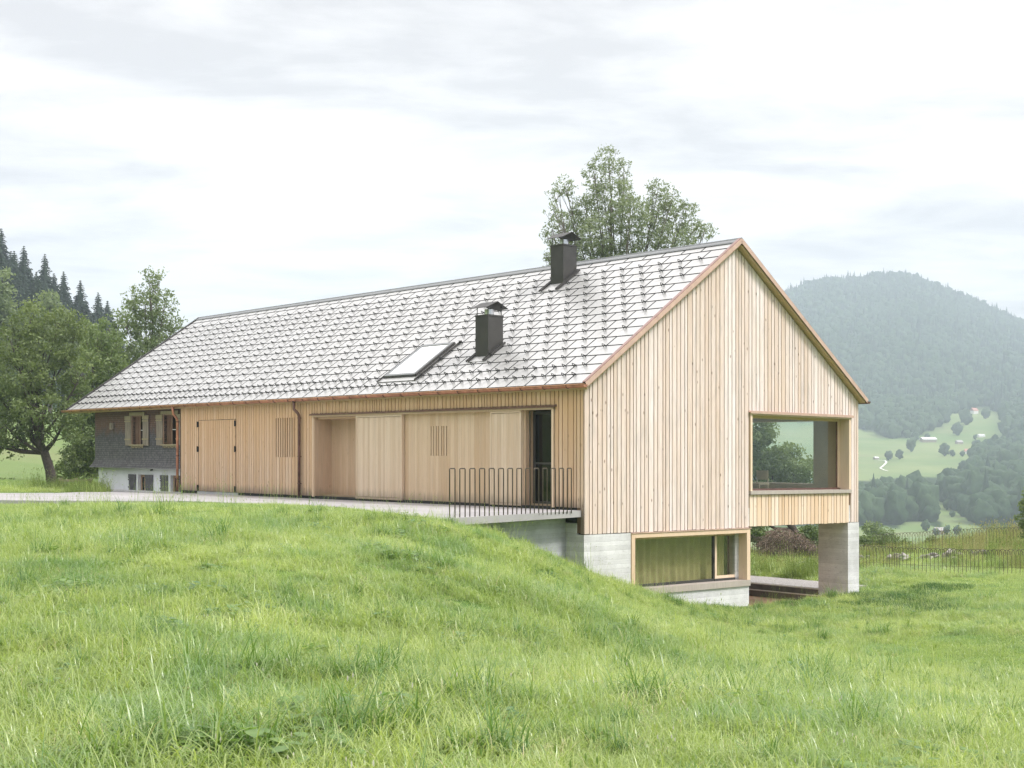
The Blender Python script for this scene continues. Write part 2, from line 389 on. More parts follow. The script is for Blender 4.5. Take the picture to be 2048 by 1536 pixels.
def ground(x, y, cut=True):
    x = np.asarray(x, float); y = np.asarray(y, float)
    r = np.hypot(x, y-20); k = np.clip((r-42)/45, 0, 1); k = k*k*(3-2*k)
    k = np.maximum(k, np.clip((y-57)/14, 0, 1)*np.clip((x-2)/10, 0, 1))
    z = np.where(k < 1, near(np.clip(x, -75, 75), np.clip(y, -40, 95)), 0)*(1-k)+far(x, y)*k
    if cut:
        u, w_ = hloc(x, y)
        z = np.where((u > .5) & (u < 26.6) & (w_ > .6) & (w_ < 10.6), -4.6, z)
        z = np.where((u > -.02) & (u < 8) & (w_ > 6.2) & (w_ < 11.1), -4.6, z)
        z = np.where(inpoly(x, y, TERR+[H(19, .6, 0)[:2], H(.3, .6, 0)[:2]]), np.minimum(z, terr_z(x, y)-.22), z)
    return z
gz = lambda x, y: float(ground(np.array([x]), np.array([y]), False)[0])

# meadow (near sheet)
m, t, b = mat('meadow'); M['meadow'] = m
g = t.new('ShaderNodeNewGeometry').outputs['Position']
c = t.mix(t.ramp(t.noise(g, .35, 5, .6), .35, .68), (.085, .155, .035), (.20, .27, .06))
c = t.mix(t.ramp(t.noise(g, 7, 4, .7), .4, .7, 0, .6), c, (.05, .09, .022))
c = t.mix(t.ramp(t.noise(g, .9, 4, .6), .62, .75, 0, .6), c, (.21, .19, .10))
t.put(b.inputs['Base Color'], c); b.inputs['Roughness'].default_value = .95; b.inputs['Specular IOR Level'].default_value = .1
xs = np.arange(-45, 50.01, .5); ys = np.arange(-16, 76.01, .5)
X, Y = np.meshgrid(xs, ys); Z = ground(X, Y)
def grid_faces(ny, nx):
    i = np.arange((ny-1)*(nx-1)); r_, c_ = i//(nx-1), i % (nx-1); a = r_*nx+c_
    return np.stack([a, a+1, a+nx+1, a+nx], 1)
o = mesh_obj('ground', np.stack([X, Y, Z], 2).reshape(-1, 3), grid_faces(len(ys), len(xs)), M['meadow'], smooth=True, origin=(0, 0, 0))
tag(o, 'grassy hillside meadow around the house', kind='structure')
# hills (far sheet)
MEADOW_PX = [(1300,850),(1690,840),(1720,858),(1751,866),(1781,877),(1824,876),(1855,864),(1888,846),(1898,827),(1941,826),(1968,817),(2007,826),(2013,874),(1982,881),(1955,895),(1943,928),(1921,940),(1880,952),(1824,956),(1722,962),(1300,975)]
MEADOW2 = [(1700,1085),(1738,1047),(1790,1057),(1812,1043),(1850,1042),(1872,1058),(1885,1052),(1850,1005),(1842,988),(1872,994),(1905,1018),(1950,1048),(1975,1062),(2100,1062),(2100,1095),(1700,1095)]
MEADOW3 = [(1995,976),(2040,972),(2050,985),(2005,990)]
MEADOW4 = [(1738,846),(1752,843),(1754,856),(1738,858)]
def is_meadow(x, y, z):
    x, y, z = map(lambda q: np.asarray(q, float), (x, y, z))
    px = CX+FPX*x/np.maximum(y, 1); py = CY-FPX*z/np.maximum(y, 1)
    mm = inpoly(px, py, MEADOW_PX) | inpoly(px, py, MEADOW2) | inpoly(px, py, MEADOW3) | inpoly(px, py, MEADOW4)
    return mm & (y > 350)
def forestness(x, y, z):
    r = np.hypot(x, y); px = CX+FPX*x/np.maximum(y, 1)
    f = (r > 505) & ~is_meadow(x, y, z)
    f &= ~((px < 900) & (y > 0))
    f |= (px < 260) & (y > 0) & (r > 190)
    f |= (y < 40) & (r > 160)
    return f
m, t, b = mat('hills'); M['hills'] = m
g = t.new('ShaderNodeNewGeometry').outputs['Position']; fo = t.attr('forest', 'Fac')
c = t.mix(t.ramp(t.noise(g, .012, 5, .6), .38, .62), (.125, .19, .07), (.20, .24, .10))
c = t.mix(t.ramp(t.noise(t.vmul(g, (.3, 1, 3)), .06, 4, .6), .5, .7, 0, .5), c, (.21, .205, .115))
c = t.mix(fo, c, (.025, .045, .018))
t.put(b.inputs['Base Color'], c); b.inputs['Roughness'].default_value = 1; b.inputs['Specular IOR Level'].default_value = .05
ph = np.concatenate([np.linspace(-180, -26, 60), np.linspace(-25, 30, 300), np.linspace(31, 180, 56)])
rr = np.concatenate([np.arange(40, 120, 3.), 120*np.exp(np.linspace(0, math.log(3150/120), 190))])
PH, RR = np.meshgrid(R(1)*ph, rr); X = RR*np.sin(PH); Y = RR*np.cos(PH); Z = ground(X, Y, False)
inside = (X > -43) & (X < 48) & (Y > -14) & (Y < 74); Z = np.where(inside, Z-3, Z)
o = mesh_obj('hills', np.stack([X, Y, Z], 2).reshape(-1, 3), grid_faces(len(rr), len(ph))[:, ::-1], M['hills'], smooth=True, origin=(0, 0, 0))
a = o.data.attributes.new('forest', 'FLOAT', 'POINT'); a.data.foreach_set('value', forestness(X, Y, Z).ravel().astype('f'))
tag(o, 'distant valley slopes and the wooded mountain', kind='structure')
# ------------------------------------------------------------------ terrace, retaining wall, railing
def prism(name, poly, top, thick, mt, **kw):
    """horizontal slab over a world-space outline, its top following top(x, y)"""
    b = MB(ident); n = len(poly)
    P = [(x, y, float(top(np.array(x), np.array(y)))) for x, y in poly]; Q = [(x, y, z-thick) for x, y, z in P]
    b.add(P+Q, [tuple(range(n))]+[tuple(range(2*n-1, n-1, -1))]+[(i, n+i, n+(i+1) % n, (i+1) % n) for i in range(n)])
    o = b.build(name, mt); return tag(o, **kw)
hb = H(.11, .06, 0)[:2]
TP = [hb]+TERR[1:]+[H(26.2, .32, 0)[:2], H(19.45, .32, 0)[:2], H(19.4, .06, 0)[:2]]
def sheet(name, poly, top, mt, n=None, **kw):
    import mathutils
    tri = mathutils.geometry.tessellate_polygon([[Vector((x, y, 0)) for x, y in poly]])
    P = [(x, y, float(top(np.array(x), np.array(y)))) for x, y in poly]; k = len(P)
    F = [tuple(t_) for t_ in tri]
    Q = [(x, y, z-.15) for x, y, z in P]
    F = F+[(i, (i+1) % k, k+(i+1) % k, k+i) for i in range(k)]+[tuple(k+i for i in t_)[::-1] for t_ in tri]
    o = mesh_obj(name, P+Q, F, mt); return tag(o, **kw)
sheet('terrace', TP, terr_z, M['terrace'], label='pale concrete terrace slab in front of the long side of the house', kind='structure')
d_ = (-.536, -.844)
def WA(s, off, z): return (1.267+d_[0]*s+.844*off, 32.46+d_[1]*s-.536*off, z)
b = MB(WA); b.box(.0, 7.2, -.25, 0, -3.6, -1.075)
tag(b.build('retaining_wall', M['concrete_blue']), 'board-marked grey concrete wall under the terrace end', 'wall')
def RL(s, h): 
    x, y = 1.6+d_[0]*s-.06*.844*0-.03, 31.8+d_[1]*s+.03
    return (x-.05*.844, y+.05*.536, float(terr_z(np.array(x), np.array(y)))+h)
rail = empty('railing', RL(0, 0), 'dark bronze railing of fourteen upright hoops along the terrace end', 'railing')
hp = MB(ident)
W2, HT, rb = .19, .99, .013
pts = []
x0, y0 = 0, 0
def hoop_pts(width, ht, dx, dy, rc=.03):
    P = [(0, 0, -.05), (0, 0, ht-rc)]
    for k in range(1, 4): an = math.pi/2*k/4; P.append((rc*(1-math.cos(an)), 0, ht-rc+rc*math.sin(an)))
    P.append((rc, 0, ht)); P.append((width-rc, 0, ht))
    for k in range(1, 4): an = math.pi/2*k/4; P.append((width-rc+rc*math.sin(an), 0, ht-rc+rc*math.cos(an)))
    P += [(width, 0, ht-rc), (width, 0, -.05)]
    return [(a*dx, a*dy, z) for a, _, z in P]
hp.tube(hoop_pts(W2, HT, *d_), rb, 6)
h0 = hp.build('hoop', M['bronze'], origin=(0, 0, 0), smooth=True); h0.parent = rail; h0.location = Vector(RL(.30, 0))-WL[rail]
for k in range(1, 14):
    c_ = h0.copy(); col.objects.link(c_); c_.parent = rail; c_.location = Vector(RL(.30+k*.361, 0))-WL[rail]

# ------------------------------------------------------------------ the house
house = empty('house', H(13, 5.5, -4), 'long timber-clad farmhouse with grey tiled gable roof and concrete base', 'house')
def hp_(name, b, mt, parent=house, **kw): return b.build(name, mt, parent, **kw)
def pieces(name, boxes, mt, parent=house, f=H):
    for q in boxes: b = MB(f); b.box(*q); b.build(name, mt, parent)
A = math.atan(.7); SA, CA = math.sin(A), math.cos(A); SL = 5.655/CA
def RF(u, s, h): return H(u, -.12+s*CA-h*SA, 2.06+s*SA+h*CA)
def RB(u, s, h): return H(u, 11.19-s*CA+h*SA, 2.06+s*SA+h*CA)
U0, U1 = -.2, 28.25
ztop = lambda w_: 2.144+.7*(w_ if w_ <= 5.535 else 11.07-w_)
WID = [.10, .125, .14, .155, .175, .19]
def boards(b, a0, a1, zlo, zhi, put, holes=(), gap=.025, wid=WID, ragged=.006):
    """vertical boards from a0 to a1; zlo/zhi are functions; holes are (a0, a1, z0, z1)"""
    a = a0
    while a < a1-.02:
        wd = random.choice(wid); e = min(a+wd, a1)
        if a1-e < .05: e = a1
        cuts = {a, e}
        for h in holes:
            for q in h[:2]:
                if a+.012 < q < e-.012: cuts.add(q)
        cuts = sorted(cuts); tone = random.random()
        for i in range(len(cuts)-1):
            p, q = cuts[i], cuts[i+1]; mid = (p+q)/2; q2 = q-gap if i == len(cuts)-2 else q
            segs = [(zlo(mid)+random.uniform(-ragged, ragged), None)]; z = segs[0][0]; out = []
            for h in sorted([h for h in holes if h[0] < mid < h[1]], key=lambda h: h[2]):
                if h[2] > z: out.append((z, h[2], False))
                z = max(z, h[3])
            out.append((z, None, True))
            for z0, z1, last in out:
                if last:
                    t0, t1 = zhi(p), zhi(q2)
                    if min(t0, t1) > z0+.01: put(b, p, q2, z0, t0, t1, tone)
                else: put(b, p, q2, z0, z1, z1, tone)
        a = e
def put_gable(b, p, q, z0, t0, t1, tone):   # a = w, face at u=0, with chamfered edges
    e = .005; d = .03
    P = [(0, p+e, z0), (0, q-e, z0), (e, p, z0), (e, q, z0), (d, p, z0), (d, q, z0)]
    Q = [(0, p+e, t0), (0, q-e, t1), (e, p, t0), (e, q, t1), (d, p, t0), (d, q, t1)]
    b.add(P+Q, [(0, 6, 7, 1), (2, 8, 6, 0), (1, 7, 9, 3), (4, 10, 8, 2), (3, 9, 11, 5), (0, 1, 3, 5, 4, 2), (6, 8, 10, 11, 9, 7)], tone)
def put_facade(b, p, q, z0, t0, t1, tone):
    e = .005; d = .03
    P = [(p+e, 0, z0), (q-e, 0, z0), (p, e, z0), (q, e, z0), (p, d, z0), (q, d, z0)]
    Q = [(p+e, 0, t0), (q-e, 0, t1), (p, e, t0), (q, e, t1), (p, d, t0), (q, d, t1)]
    b.add(P+Q, [(1, 7, 6, 0), (0, 6, 8, 2), (3, 9, 7, 1), (2, 8, 10, 4), (5, 11, 9, 3), (2, 4, 5, 3, 1, 0), (7, 9, 11, 10, 8, 6)], tone)
# gable cladding
gt = lambda w_: ztop(w_)-.17
GW = (6.10, 10.69, -2., 1.60)
b = MB(); boards(b, 0, 11.07, lambda a: -1.458 if a < 6.12 else -.60 if a < 10.6 else -1.437, gt, put_gable, [(6.10, 10.66, -1.7, 1.605)])
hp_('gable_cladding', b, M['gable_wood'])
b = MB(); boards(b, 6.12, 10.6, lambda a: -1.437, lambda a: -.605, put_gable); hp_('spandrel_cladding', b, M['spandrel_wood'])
# gable backing wall (columns, butted)
b = MB()
def gcol(w0, w1, z0, z1=None):
    t0, t1 = (ztop(w0)-.19, ztop(w1)-.19) if z1 is None else (z1, z1)
    b.hexa([(.031, w0, z0), (.25, w0, z0), (.031, w1, z0), (.25, w1, z0), (.031, w0, t0), (.25, w0, t0), (.031, w1, t1), (.25, w1, t1)])
gcol(.02, 5.535, -1.44); gcol(5.535, 6.19, -1.44); gcol(6.19, 10.56, -1.42, -.58); gcol(6.19, 10.56, 1.55); gcol(10.56, 11.05, -1.42)
hp_('gable_wall', b, M['backing'])
# long side cladding
b = MB()
boards(b, .0, 15.8, lambda a: -.84 if a > .1 else -1.458, lambda a: 2.02, put_facade, [(1.02, 11.38, -2, 1.575), (12.36, 13.42, .30, 1.49)])
boards(b, 15.8, 18.22, lambda a: 1.505, lambda a: 2.02, put_facade)
boards(b, 18.22, 19.42, lambda a: -.84, lambda a: 2.02, put_facade)
for z0 in (.0,):                                    # slats of the small slatted window
    for k in range(8): b.box(12.40+k*.128, 12.40+k*.128+.055, 0, .045, .30, 1.49)
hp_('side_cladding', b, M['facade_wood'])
b = MB()
def fcol(u0, u1, z0, z1, w0=.031, w1=.25): b.box(u0, u1, w0, w1, z0, z1)
fcol(.25, 1.02, -.83, 2.06); fcol(1.02, 11.38, 1.58, 2.06); fcol(11.38, 12.40, -.83, 2.06); fcol(12.40, 13.38, -.83, .30); fcol(12.40, 13.38, 1.49, 2.06); fcol(13.38, 19.42, -.83, 2.06)
b.box(19.42, 19.45, .0, .3, -.83, 2.02)
hp_('side_wall', b, M['backing'])
pieces('plinth_gap', [(.12, 15.7, .035, .25, -1.2, -.842), (18.3, 19.4, .035, .25, -1.2, -.842)], M['black'])
b = MB(); b.box(15.7, 18.3, .02, .25, -1.2, -.85); hp_('threshold', b, M['slab'])
# barn door
door = MB(); boards(door, 15.825, 18.195, lambda a: -.84, lambda a: 1.49, put_facade); dr = hp_('barn_door', door, M['facade_wood'])
for u_ in (15.80, 18.21):
    for z0 in (1.28, .46, -.82):
        b = MB(); b.box(u_-.03, u_+.03, -.03, -.002, z0, z0+.17); b.tube([(u_, -.035, z0-.01), (u_, -.035, z0+.18)], .02, 6); hp_('hinge', b, M['black'], dr)
b = MB(); b.box(15.803, 15.822, .02, .03, -.84, 1.5); b.box(18.198, 18.217, .02, .03, -.84, 1.5); b.box(15.822, 18.198, .02, .03, 1.492, 1.503); hp_('door_joint', b, M['black'], dr)
# window behind the slats
sw = MB(); sw.box(13.2, 13.37, .12, .22, .305, 1.485); sw.box(12.93, 13.30, .165, .215, .42, .45)
s_ = hp_('slatted_window', sw, M['reveal_wood']); b = MB(); b.box(12.401, 13.379, .235, .24, .302, 1.488); hp_('pane', b, M['black'], s_)  # black sheet stands in for the dark void behind the slats
# big opening: frame, flashing, niche, inner wall, sliding panels, door
b = MB()
b.box(1.02, 11.38, -.03, .13, 1.485, 1.54); b.box(11.31, 11.38, -.02, .60, -.86, 1.485); b.box(1.02, 1.09, -.02, .36, -.86, 1.485)
hp_('opening_frame', b, M['frame_wood'])
b = MB(); b.box(.92, 11.44, -.07, .03, 1.545, 1.556); b.box(.92, 11.44, -.075, -.068, 1.525, 1.574); b.box(.92, 11.44, .0, .03, 1.556, 1.60); hp_('flashing', b, M['copper_dark'])
b = MB()
pf = lambda w0: (lambda b_, p, q, z0, t0, t1, tone: b_.box(p, q, w0, w0+.03, z0, t0, tone))
boards(b, 8.6, 11.31, lambda a: -.84, lambda a: 1.42, pf(.60), gap=.004, wid=[.10, .14, .12], ragged=0)
b.box(8.6, 11.31, .13, .60, 1.42, 1.48); b.box(8.75, 9.05, .1, .60, -.86, 1.42)
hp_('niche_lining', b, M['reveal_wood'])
b = MB(); boards(b, .0, .6, lambda a: -.84, lambda a: 1.42, lambda b_, p, q, z0, t0, t1, tone: b_.box(11.28, 11.309, p, q, z0, t0, tone), gap=.004, wid=[.15], ragged=0); hp_('niche_side', b, M['reveal_wood'])
pieces('niche_gap', [(8.6, 11.2, .585, .60, -.915, -.842)], M['black'])
b = MB()
pw = pf(.10)
boards(b, 2.15, 5.20, lambda a: -.84, lambda a: 1.485, pw, gap=.003, wid=[.10, .14, .17], ragged=0)
boards(b, 5.91, 9.05, lambda a: -.84, lambda a: 1.485, pw, gap=.003, wid=[.10, .14, .17], ragged=0)
boards(b, 5.20, 5.91, lambda a: -.84, lambda a: .36, pw, gap=.003, wid=[.12], ragged=0)
boards(b, 5.20, 5.91, lambda a: 1.145, lambda a: 1.485, pw, gap=.003, wid=[.12], ragged=0)
us = [5.22+i*.1085 for i in range(7)]; e_ = 5.20
for q in us+[None]:
    q0 = q-.018 if q else 5.91
    if q0 > e_+.005: b.box(e_, q0, .10, .13, .36, 1.145)
    if q: e_ = q+.018
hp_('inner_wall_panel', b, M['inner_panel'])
b = MB(); b.box(2.2, 9.0, .17, .24, -.84, 1.48); hp_('inner_wall_core', b, M['black'])
def panel(u0, u1, nm):
    b = MB(); boards(b, u0+.055, u1-.055, lambda a: -.79, lambda a: 1.42, lambda b_, p, q, z0, t0, t1, tone: b_.box(p, q, .006, .08, z0, t0, tone), gap=.003, wid=[.09, .12, .15], ragged=0)
    o = hp_(nm, b, M['panel_wood'])
    b = MB(); b.box(u0, u0+.055, 0, .09, -.80, 1.43); b.box(u1-.055, u1, 0, .09, -.80, 1.43); b.box(u0, u1, -.002, .088, 1.43, 1.483); b.box(u0, u1, -.002, .088, -.858, -.80)
    hp_('panel_edge', b, M['panel_wood'], o); return o
panel(7.03, 9.19, 'sliding_shutter'); panel(2.20, 3.36, 'sliding_shutter')
b = MB(); b.box(2.12, 2.15, .09, .42, -.84, 1.485); hp_('door_reveal', b, M['reveal_wood'])
b = MB(); b.box(2.10, 2.118, .20, .23, -.88, 1.47); hp_('guide_rail', b, M['steel'])
b = MB(); b.frame(1.05, 2.12, -.90, 1.46, .075, .33, .39); b.box(1.125, 2.045, .335, .385, .165, .215); b.box(1.125, 2.045, .335, .385, -.825, -.74)
dg = hp_('terrace_door', b, M['dark_metal']); b = MB(); b.box(1.125, 2.045, .36, .366, .215, 1.385); b.box(1.125, 2.045, .36, .366, -.74, .165); hp_('pane', b, M['glass_dark'], dg)
b = MB(); b.box(.9, 2.3, 1.6, 1.62, -.9, 1.5); hp_('door_curtain', b, M['old_dark'])  # dark sheet stands in for the dim interior behind the door panes
# side strip of the gable cladding below the terrace
# gable window
win = MB(); win.box(-.03, .30, 6.12, 6.19, -.50, 1.555); win.box(-.03, .30, 10.55, 10.63, -.50, 1.555); win.box(-.03, .30, 6.19, 10.55, 1.50, 1.555)
gw = hp_('window', win, M['frame_wood']); gw['label'] = 'large upper picture window in the gable'
b = MB(); b.box(-.06, .32, 6.10, 10.63, -.594, -.502); hp_('sill', b, M['sill_wood'], gw)
b = MB(); b.box(-.075, .03, 6.06, 10.72, 1.562, 1.572); b.box(-.08, -.073, 6.06, 10.72, 1.535, 1.60); b.box(-.02, .03, 6.06, 10.72, 1.572, 1.612); hp_('flashing', b, M['copper_new'], gw)
b = MB(); b.box(.30, .37, 6.19, 6.27, -.45, 1.5); b.box(.30, .37, 10.47, 10.55, -.45, 1.5); b.box(.30, .37, 6.27, 10.47, 1.43, 1.5); hp_('sash', b, M['frame_wood'], gw)
b = MB(); b.box(.30, .37, 6.25, 10.5, -.50, -.45); b.box(.27, .30, 6.19, 10.55, -.502, -.47); b.box(.325, .345, 10.44, 10.47, -.45, 1.43); hp_('bottom_rail', b, M['copper_dark'], gw)
b = MB(); b.box(.33, .34, 6.27, 10.44, -.45, 1.43); hp_('pane', b, M['glass_clear'], gw)
# basement window
b = MB(); b.box(-.03, .30, 1.59, 1.705, -2.9, -1.49); b.box(-.03, .37, 5.965, 6.10, -2.83, -1.49); b.box(-.03, .30, 1.705, 5.965, -1.595, -1.49)
bw = hp_('window', b, M['frame_wood']); bw['label'] = 'wide low basement window under the gable cladding'
b = MB(); b.box(-.05, .32, 1.62, 6.085, -2.983, -2.832); hp_('sill', b, M['sill_wood'], bw)
b = MB(); b.box(-.05, .03, 1.585, 6.13, -1.487, -1.466); hp_('flashing', b, M['copper_new'], bw)
b = MB(); b.frame(5.03, 5.965, -2.77, -1.595, .07, .28, .34); b.f = lambda a, c_, z: H(c_, a, z); b.v = []; b.h = []; b.fc = []; b.t = []
b.frame(5.03, 5.965, -2.77, -1.595, .07, .27, .34); b.box(1.705, 5.03, .28, .34, -1.66, -1.595); hp_('sash', b, M['frame_wood'], bw)
b = MB(); b.box(.27, .33, 1.705, 5.03, -2.83, -2.765); b.box(.25, .36, 5.0, 5.965, -2.83, -2.772); b.box(.28, .345, 4.975, 5.03, -2.765, -1.66); b.box(.262, .27, 4.985, 5.01, -2.35, -2.2); hp_('bottom_rail', b, M['dark_metal'], bw)
b = MB(); b.box(.30, .31, 1.705, 4.975, -2.765, -1.66); b.box(.30, .31, 5.10, 5.895, -2.70, -1.665); hp_('pane', b, M['glass'], bw)
# interiors
b = MB()
for k in range(120):
    w0 = 1.75+k*.034; a0 = .60+.035*math.sin(k*.9)+.02*math.sin(k*.37); a1 = .60+.035*math.sin((k+1)*.9)+.02*math.sin((k+1)*.37)
    b.quad((a0, w0, -3.1), (a1, w0+.034, -3.1), (a1, w0+.034, -1.5), (a0, w0, -1.5))
hp_('curtain', b, M['curtain'], bw)
pieces('curtain_post', [(.50, .56, 2.08, 2.24, -3.1, -1.5), (.45, .5, 5.75, 6.0, -3.1, -1.5)], M['old_dark'], bw)  # dark strips behind the pane; the left stands in for a gap in its reflection
b = MB(); b.box(.25, 8, .3, 6.0, -3.2, -3.1); b.box(3.5, 3.6, .3, 6.0, -3.1, -1.5); b.box(.25, 8, .3, 6.05, -1.498, -1.44); hp_('basement_room', b, M['inner_wall'])
b = MB(); b.box(.25, 19.4, .26, 10.8, -.9, -.80); b.box(19.4, 26.0, .6, 10.8, -.9, -.8); hp_('upper_floor', b, M['inner_floor'])
b = MB(); b.box(.25, 19.4, .26, 10.8, 1.72, 1.8); b.box(6.0, 6.1, .3, 10.8, -.8, 1.72); b.box(.25, 6.0, 4.0, 4.1, -.8, 1.72)
b.box(.251, 1.31, 10.70, 10.80, -.8, 1.72); b.box(4.7, 6.0, 10.70, 10.80, -.8, 1.72); b.box(1.31, 4.7, 10.70, 10.80, 1.47, 1.72); b.box(1.31, 4.7, 10.70, 10.80, -.8, -.36)
hp_('room_lining', b, M['inner_wall'])
# concrete base, column, far walls
b = MB(); b.box(.0, .25, .0, 1.585, -4.6, -1.475); b.box(.0, .25, 1.585, 6.08, -4.6, -2.99); b.box(.25, 8.2, 5.83, 6.08, -4.6, -1.5); b.box(.25, 19.4, .0, .25, -4.6, -1.21)
b.box(.25, 26.5, .25, .5, -4.6, -.93)
hp_('concrete_base', b, M['concrete'])
pieces('shadow_gap', [(.015, .2, .015, 6.08, -1.473, -1.44), (.03, .3, 10.6, 11.05, -1.45, -1.425)], M['black'])
b = MB(); b.box(.02, 8.2, 6.09, 11.05, -1.42, -.95); b.box(8.2, 26.4, 10.8, 11.05, -4.6, -.95); b.box(8.0, 8.2, 6.08, 10.8, -4.6, -1.42); hp_('underside_slab', b, M['concrete'])
b = MB(); b.box(.0, 1.01, 10.53, 11.07, -4.6, -1.445); hp_('column', b, M['concrete'])
b = MB(); b.box(.03, 1.31, 10.80, 11.07, -1.42, 2.05); b.box(4.7, 26.6, 10.80, 11.07, -1.42, 2.05); b.box(1.31, 4.7, 10.80, 11.07, 1.47, 2.05); b.box(1.31, 4.7, 10.80, 11.07, -1.42, -.36); hp_('rear_wall', b, M['gable_wood'])
b = MB(); b.hexa([(26.3, .4, -1.2), (26.6, .4, -1.2), (26.3, 5.535, -1.2), (26.6, 5.535, -1.2), (26.3, .4, 2.2), (26.6, .4, 2.2), (26.3, 5.535, 5.8), (26.6, 5.535, 5.8)])
b.hexa([(26.3, 5.535, -1.2), (26.6, 5.535, -1.2), (26.3, 11.05, -1.2), (26.6, 11.05, -1.2), (26.3, 5.535, 5.8), (26.6, 5.535, 5.8), (26.3, 11.05, 2.0), (26.6, 11.05, 2.0)]); hp_('end_wall', b, M['shingle'])
# steps and gravel under the overhang
st = empty('garden_steps', H(4, 10.4, -3.8), 'concrete steps with pale nosings in the sunken court behind the column', 'steps')
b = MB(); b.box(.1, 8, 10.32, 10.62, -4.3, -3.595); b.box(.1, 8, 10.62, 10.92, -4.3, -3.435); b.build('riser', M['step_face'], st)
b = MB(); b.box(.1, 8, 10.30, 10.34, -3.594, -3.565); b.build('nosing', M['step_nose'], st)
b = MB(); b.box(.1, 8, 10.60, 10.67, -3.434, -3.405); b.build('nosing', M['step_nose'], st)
b = MB(); b.box(-.1, 8, 6.08, 10.32, -4.5, -3.77); tag(b.build('court_floor', M['rusty_floor']), kind='structure')
b = MB(); b.box(.95, 8, 10.92, 12.9, -4.2, -3.42); tag(b.build('gravel_path', M['gravel']), kind='structure')
# ---- old part: shingles, plaster, windows
W_ = .22
b = MB(); z = -.13; k = 0
OW = [(22.55, 23.40, .72, 1.76), (20.06, 21.0, .72, 1.76)]
while z < 2.02:
    fl = lambda q: .16*max(0, 1-(q+.13)/.42)**2
    f0, f1 = fl(z), fl(z+.0765)
    cuts = [19.42]
    for o_ in sorted(OW):
        if z+.04 > o_[2] and z+.04 < o_[3]: cuts += [o_[0], o_[1]]
    cuts.append(26.5)
    for i in range(0, len(cuts), 2):
        a0, a1 = cuts[i], cuts[i+1]; e = fl(z)
        b.hexa([(a0, W_-f0-.016, z), (a1+(e if a1 > 26 else 0), W_-f0-.016, z), (a0, W_+.1, z), (a1, W_+.1, z), (a0, W_-f1, z+.0765), (a1+(e if a1 > 26 else 0), W_-f1, z+.0765), (a0, W_+.1, z+.0765), (a1, W_+.1, z+.0765)])
    z += .0765; k += 1
hp_('shingle_wall', b, M['shingle'])
b = MB()
LW = [(22.53, 23.16), (20.0, 20.72)]
b.box(19.45, 20.0, .30, .5, -2.2, -.135); b.box(20.72, 22.53, .30, .5, -2.2, -.135); b.box(23.16, 26.4, .30, .5, -2.2, -.135)
for l0, l1 in LW: b.box(l0, l1, .30, .5, -.36, -.135); b.box(l0, l1, .30, .5, -2.2, -1.12)
b.box(26.1, 26.4, .5, 11.0, -2.2, -.135)
hp_('plaster_wall', b, M['plaster'])
def shutter(u0, u1, z0, z1, w_, mt, mt2, parent, nm='shutter'):
    b = MB(); n = 4; d = (u1-u0)/n
    for i in range(n): b.box(u0+i*d, u0+(i+1)*d-.008, w_-.03, w_, z0+random.uniform(-.01, .01), z1-.14)
    o = hp_(nm, b, mt, parent)
    pieces('batten', [(u0-.01, u1+.01, w_-.045, w_-.005, z1-.14, z1), (u0-.01, u1+.01, w_-.05, w_-.031, z1-.22, z1-.17), (u0-.01, u1+.01, w_-.05, w_-.031, z0+.20, z0+.25)], mt2, o)
for i, (u0, u1, z0, z1) in enumerate(OW):
    b = MB(); b.box(u0-.04, u0, W_-.03, W_+.28, z0, z1); b.box(u1, u1+.04, W_-.03, W_+.28, z0, z1); b.box(u0, u1, W_, W_+.28, z1-.03, z1)
    b.box(u0+.0, u0+.1, W_+.25, W_+.29, z0, z1-.03); b.box(u1-.1, u1, W_+.25, W_+.29, z0, z1-.03)
    ow = hp_('old_window', b, M['old_reveal']); ow['label'] = ['weathered upper window with two open shutters', 'weathered upper window half hidden by the downpipe'][i]
    pieces('head_board', [(u0-.15, u1+.15, W_-.07, W_-.02, z1, z1+.11)], M['shutter_top'], ow); b = MB(); b.box(u0-.12, u1+.12, W_-.09, W_+.25, z0-.05, z0)
    for k in range(8): b.box(u0-.02+k*(u1-u0)/7.2, u0+.05+k*(u1-u0)/7.2, W_-.06, W_-.03, z0-.13+.02*(k % 2), z0-.051)
    hp_('sill', b, M['shutter_top'], ow)
    b = MB(); b.box(u0+.1, u1-.1, W_+.27, W_+.275, z0, z1-.03); hp_('pane', b, M['glass_dark'], ow)
    b = MB(); b.box(u0+.1, u1-.1, W_+.255, W_+.268, z0+.50, z0+.53); hp_('glazing_bar', b, M['lamp_white'], ow)
    b = MB(); b.box(u0+.1, u1-.1, W_+.285, W_+.295, z0+.55, z1-.03); hp_('window_curtain', b, M['plaster'] if i else M['old_dark'], ow)
    shutter(u1+.04, u1+.50, z0-.04, z1-.01, W_-.03, M['shutter'], M['shutter_top'], ow)
    shutter(u0-.46, u0-.02, z0-.04, z1-.01, W_-.03, M['shutter'], M['shutter_top'], ow)
for i, (u0, u1) in enumerate(LW):
    b = MB(); b.frame(u0+.02, u1-.02, -1.12, -.36, .09, .40, .46); b.box(u0+.28, u0+.33, .40, .46, -1.03, -.45)
    ow = hp_('lower_window', b, M['old_reveal']); ow['label'] = ['small window in the white plaster wall between dark shutters', 'small window in the white plaster wall beside the downpipe'][i]
    b = MB(); b.box(u0+.11, u1-.11, .43, .435, -1.03, -.45); hp_('pane', b, M['glass_dark'], ow)
    shutter(u1+.15, u1+.66, -1.05, -.36, .29, M['shutter_grey'], M['shutter_grey'], ow)
    shutter(u0-.55, u0-.01, -1.05, -.36, .29, M['shutter_grey'], M['shutter_grey'], ow)
b = MB(); b.tube([(22.0, .28, -.18), (22.0, .2, -.2)], .03, 6); hp_('wall_lamp', b, M['black'])
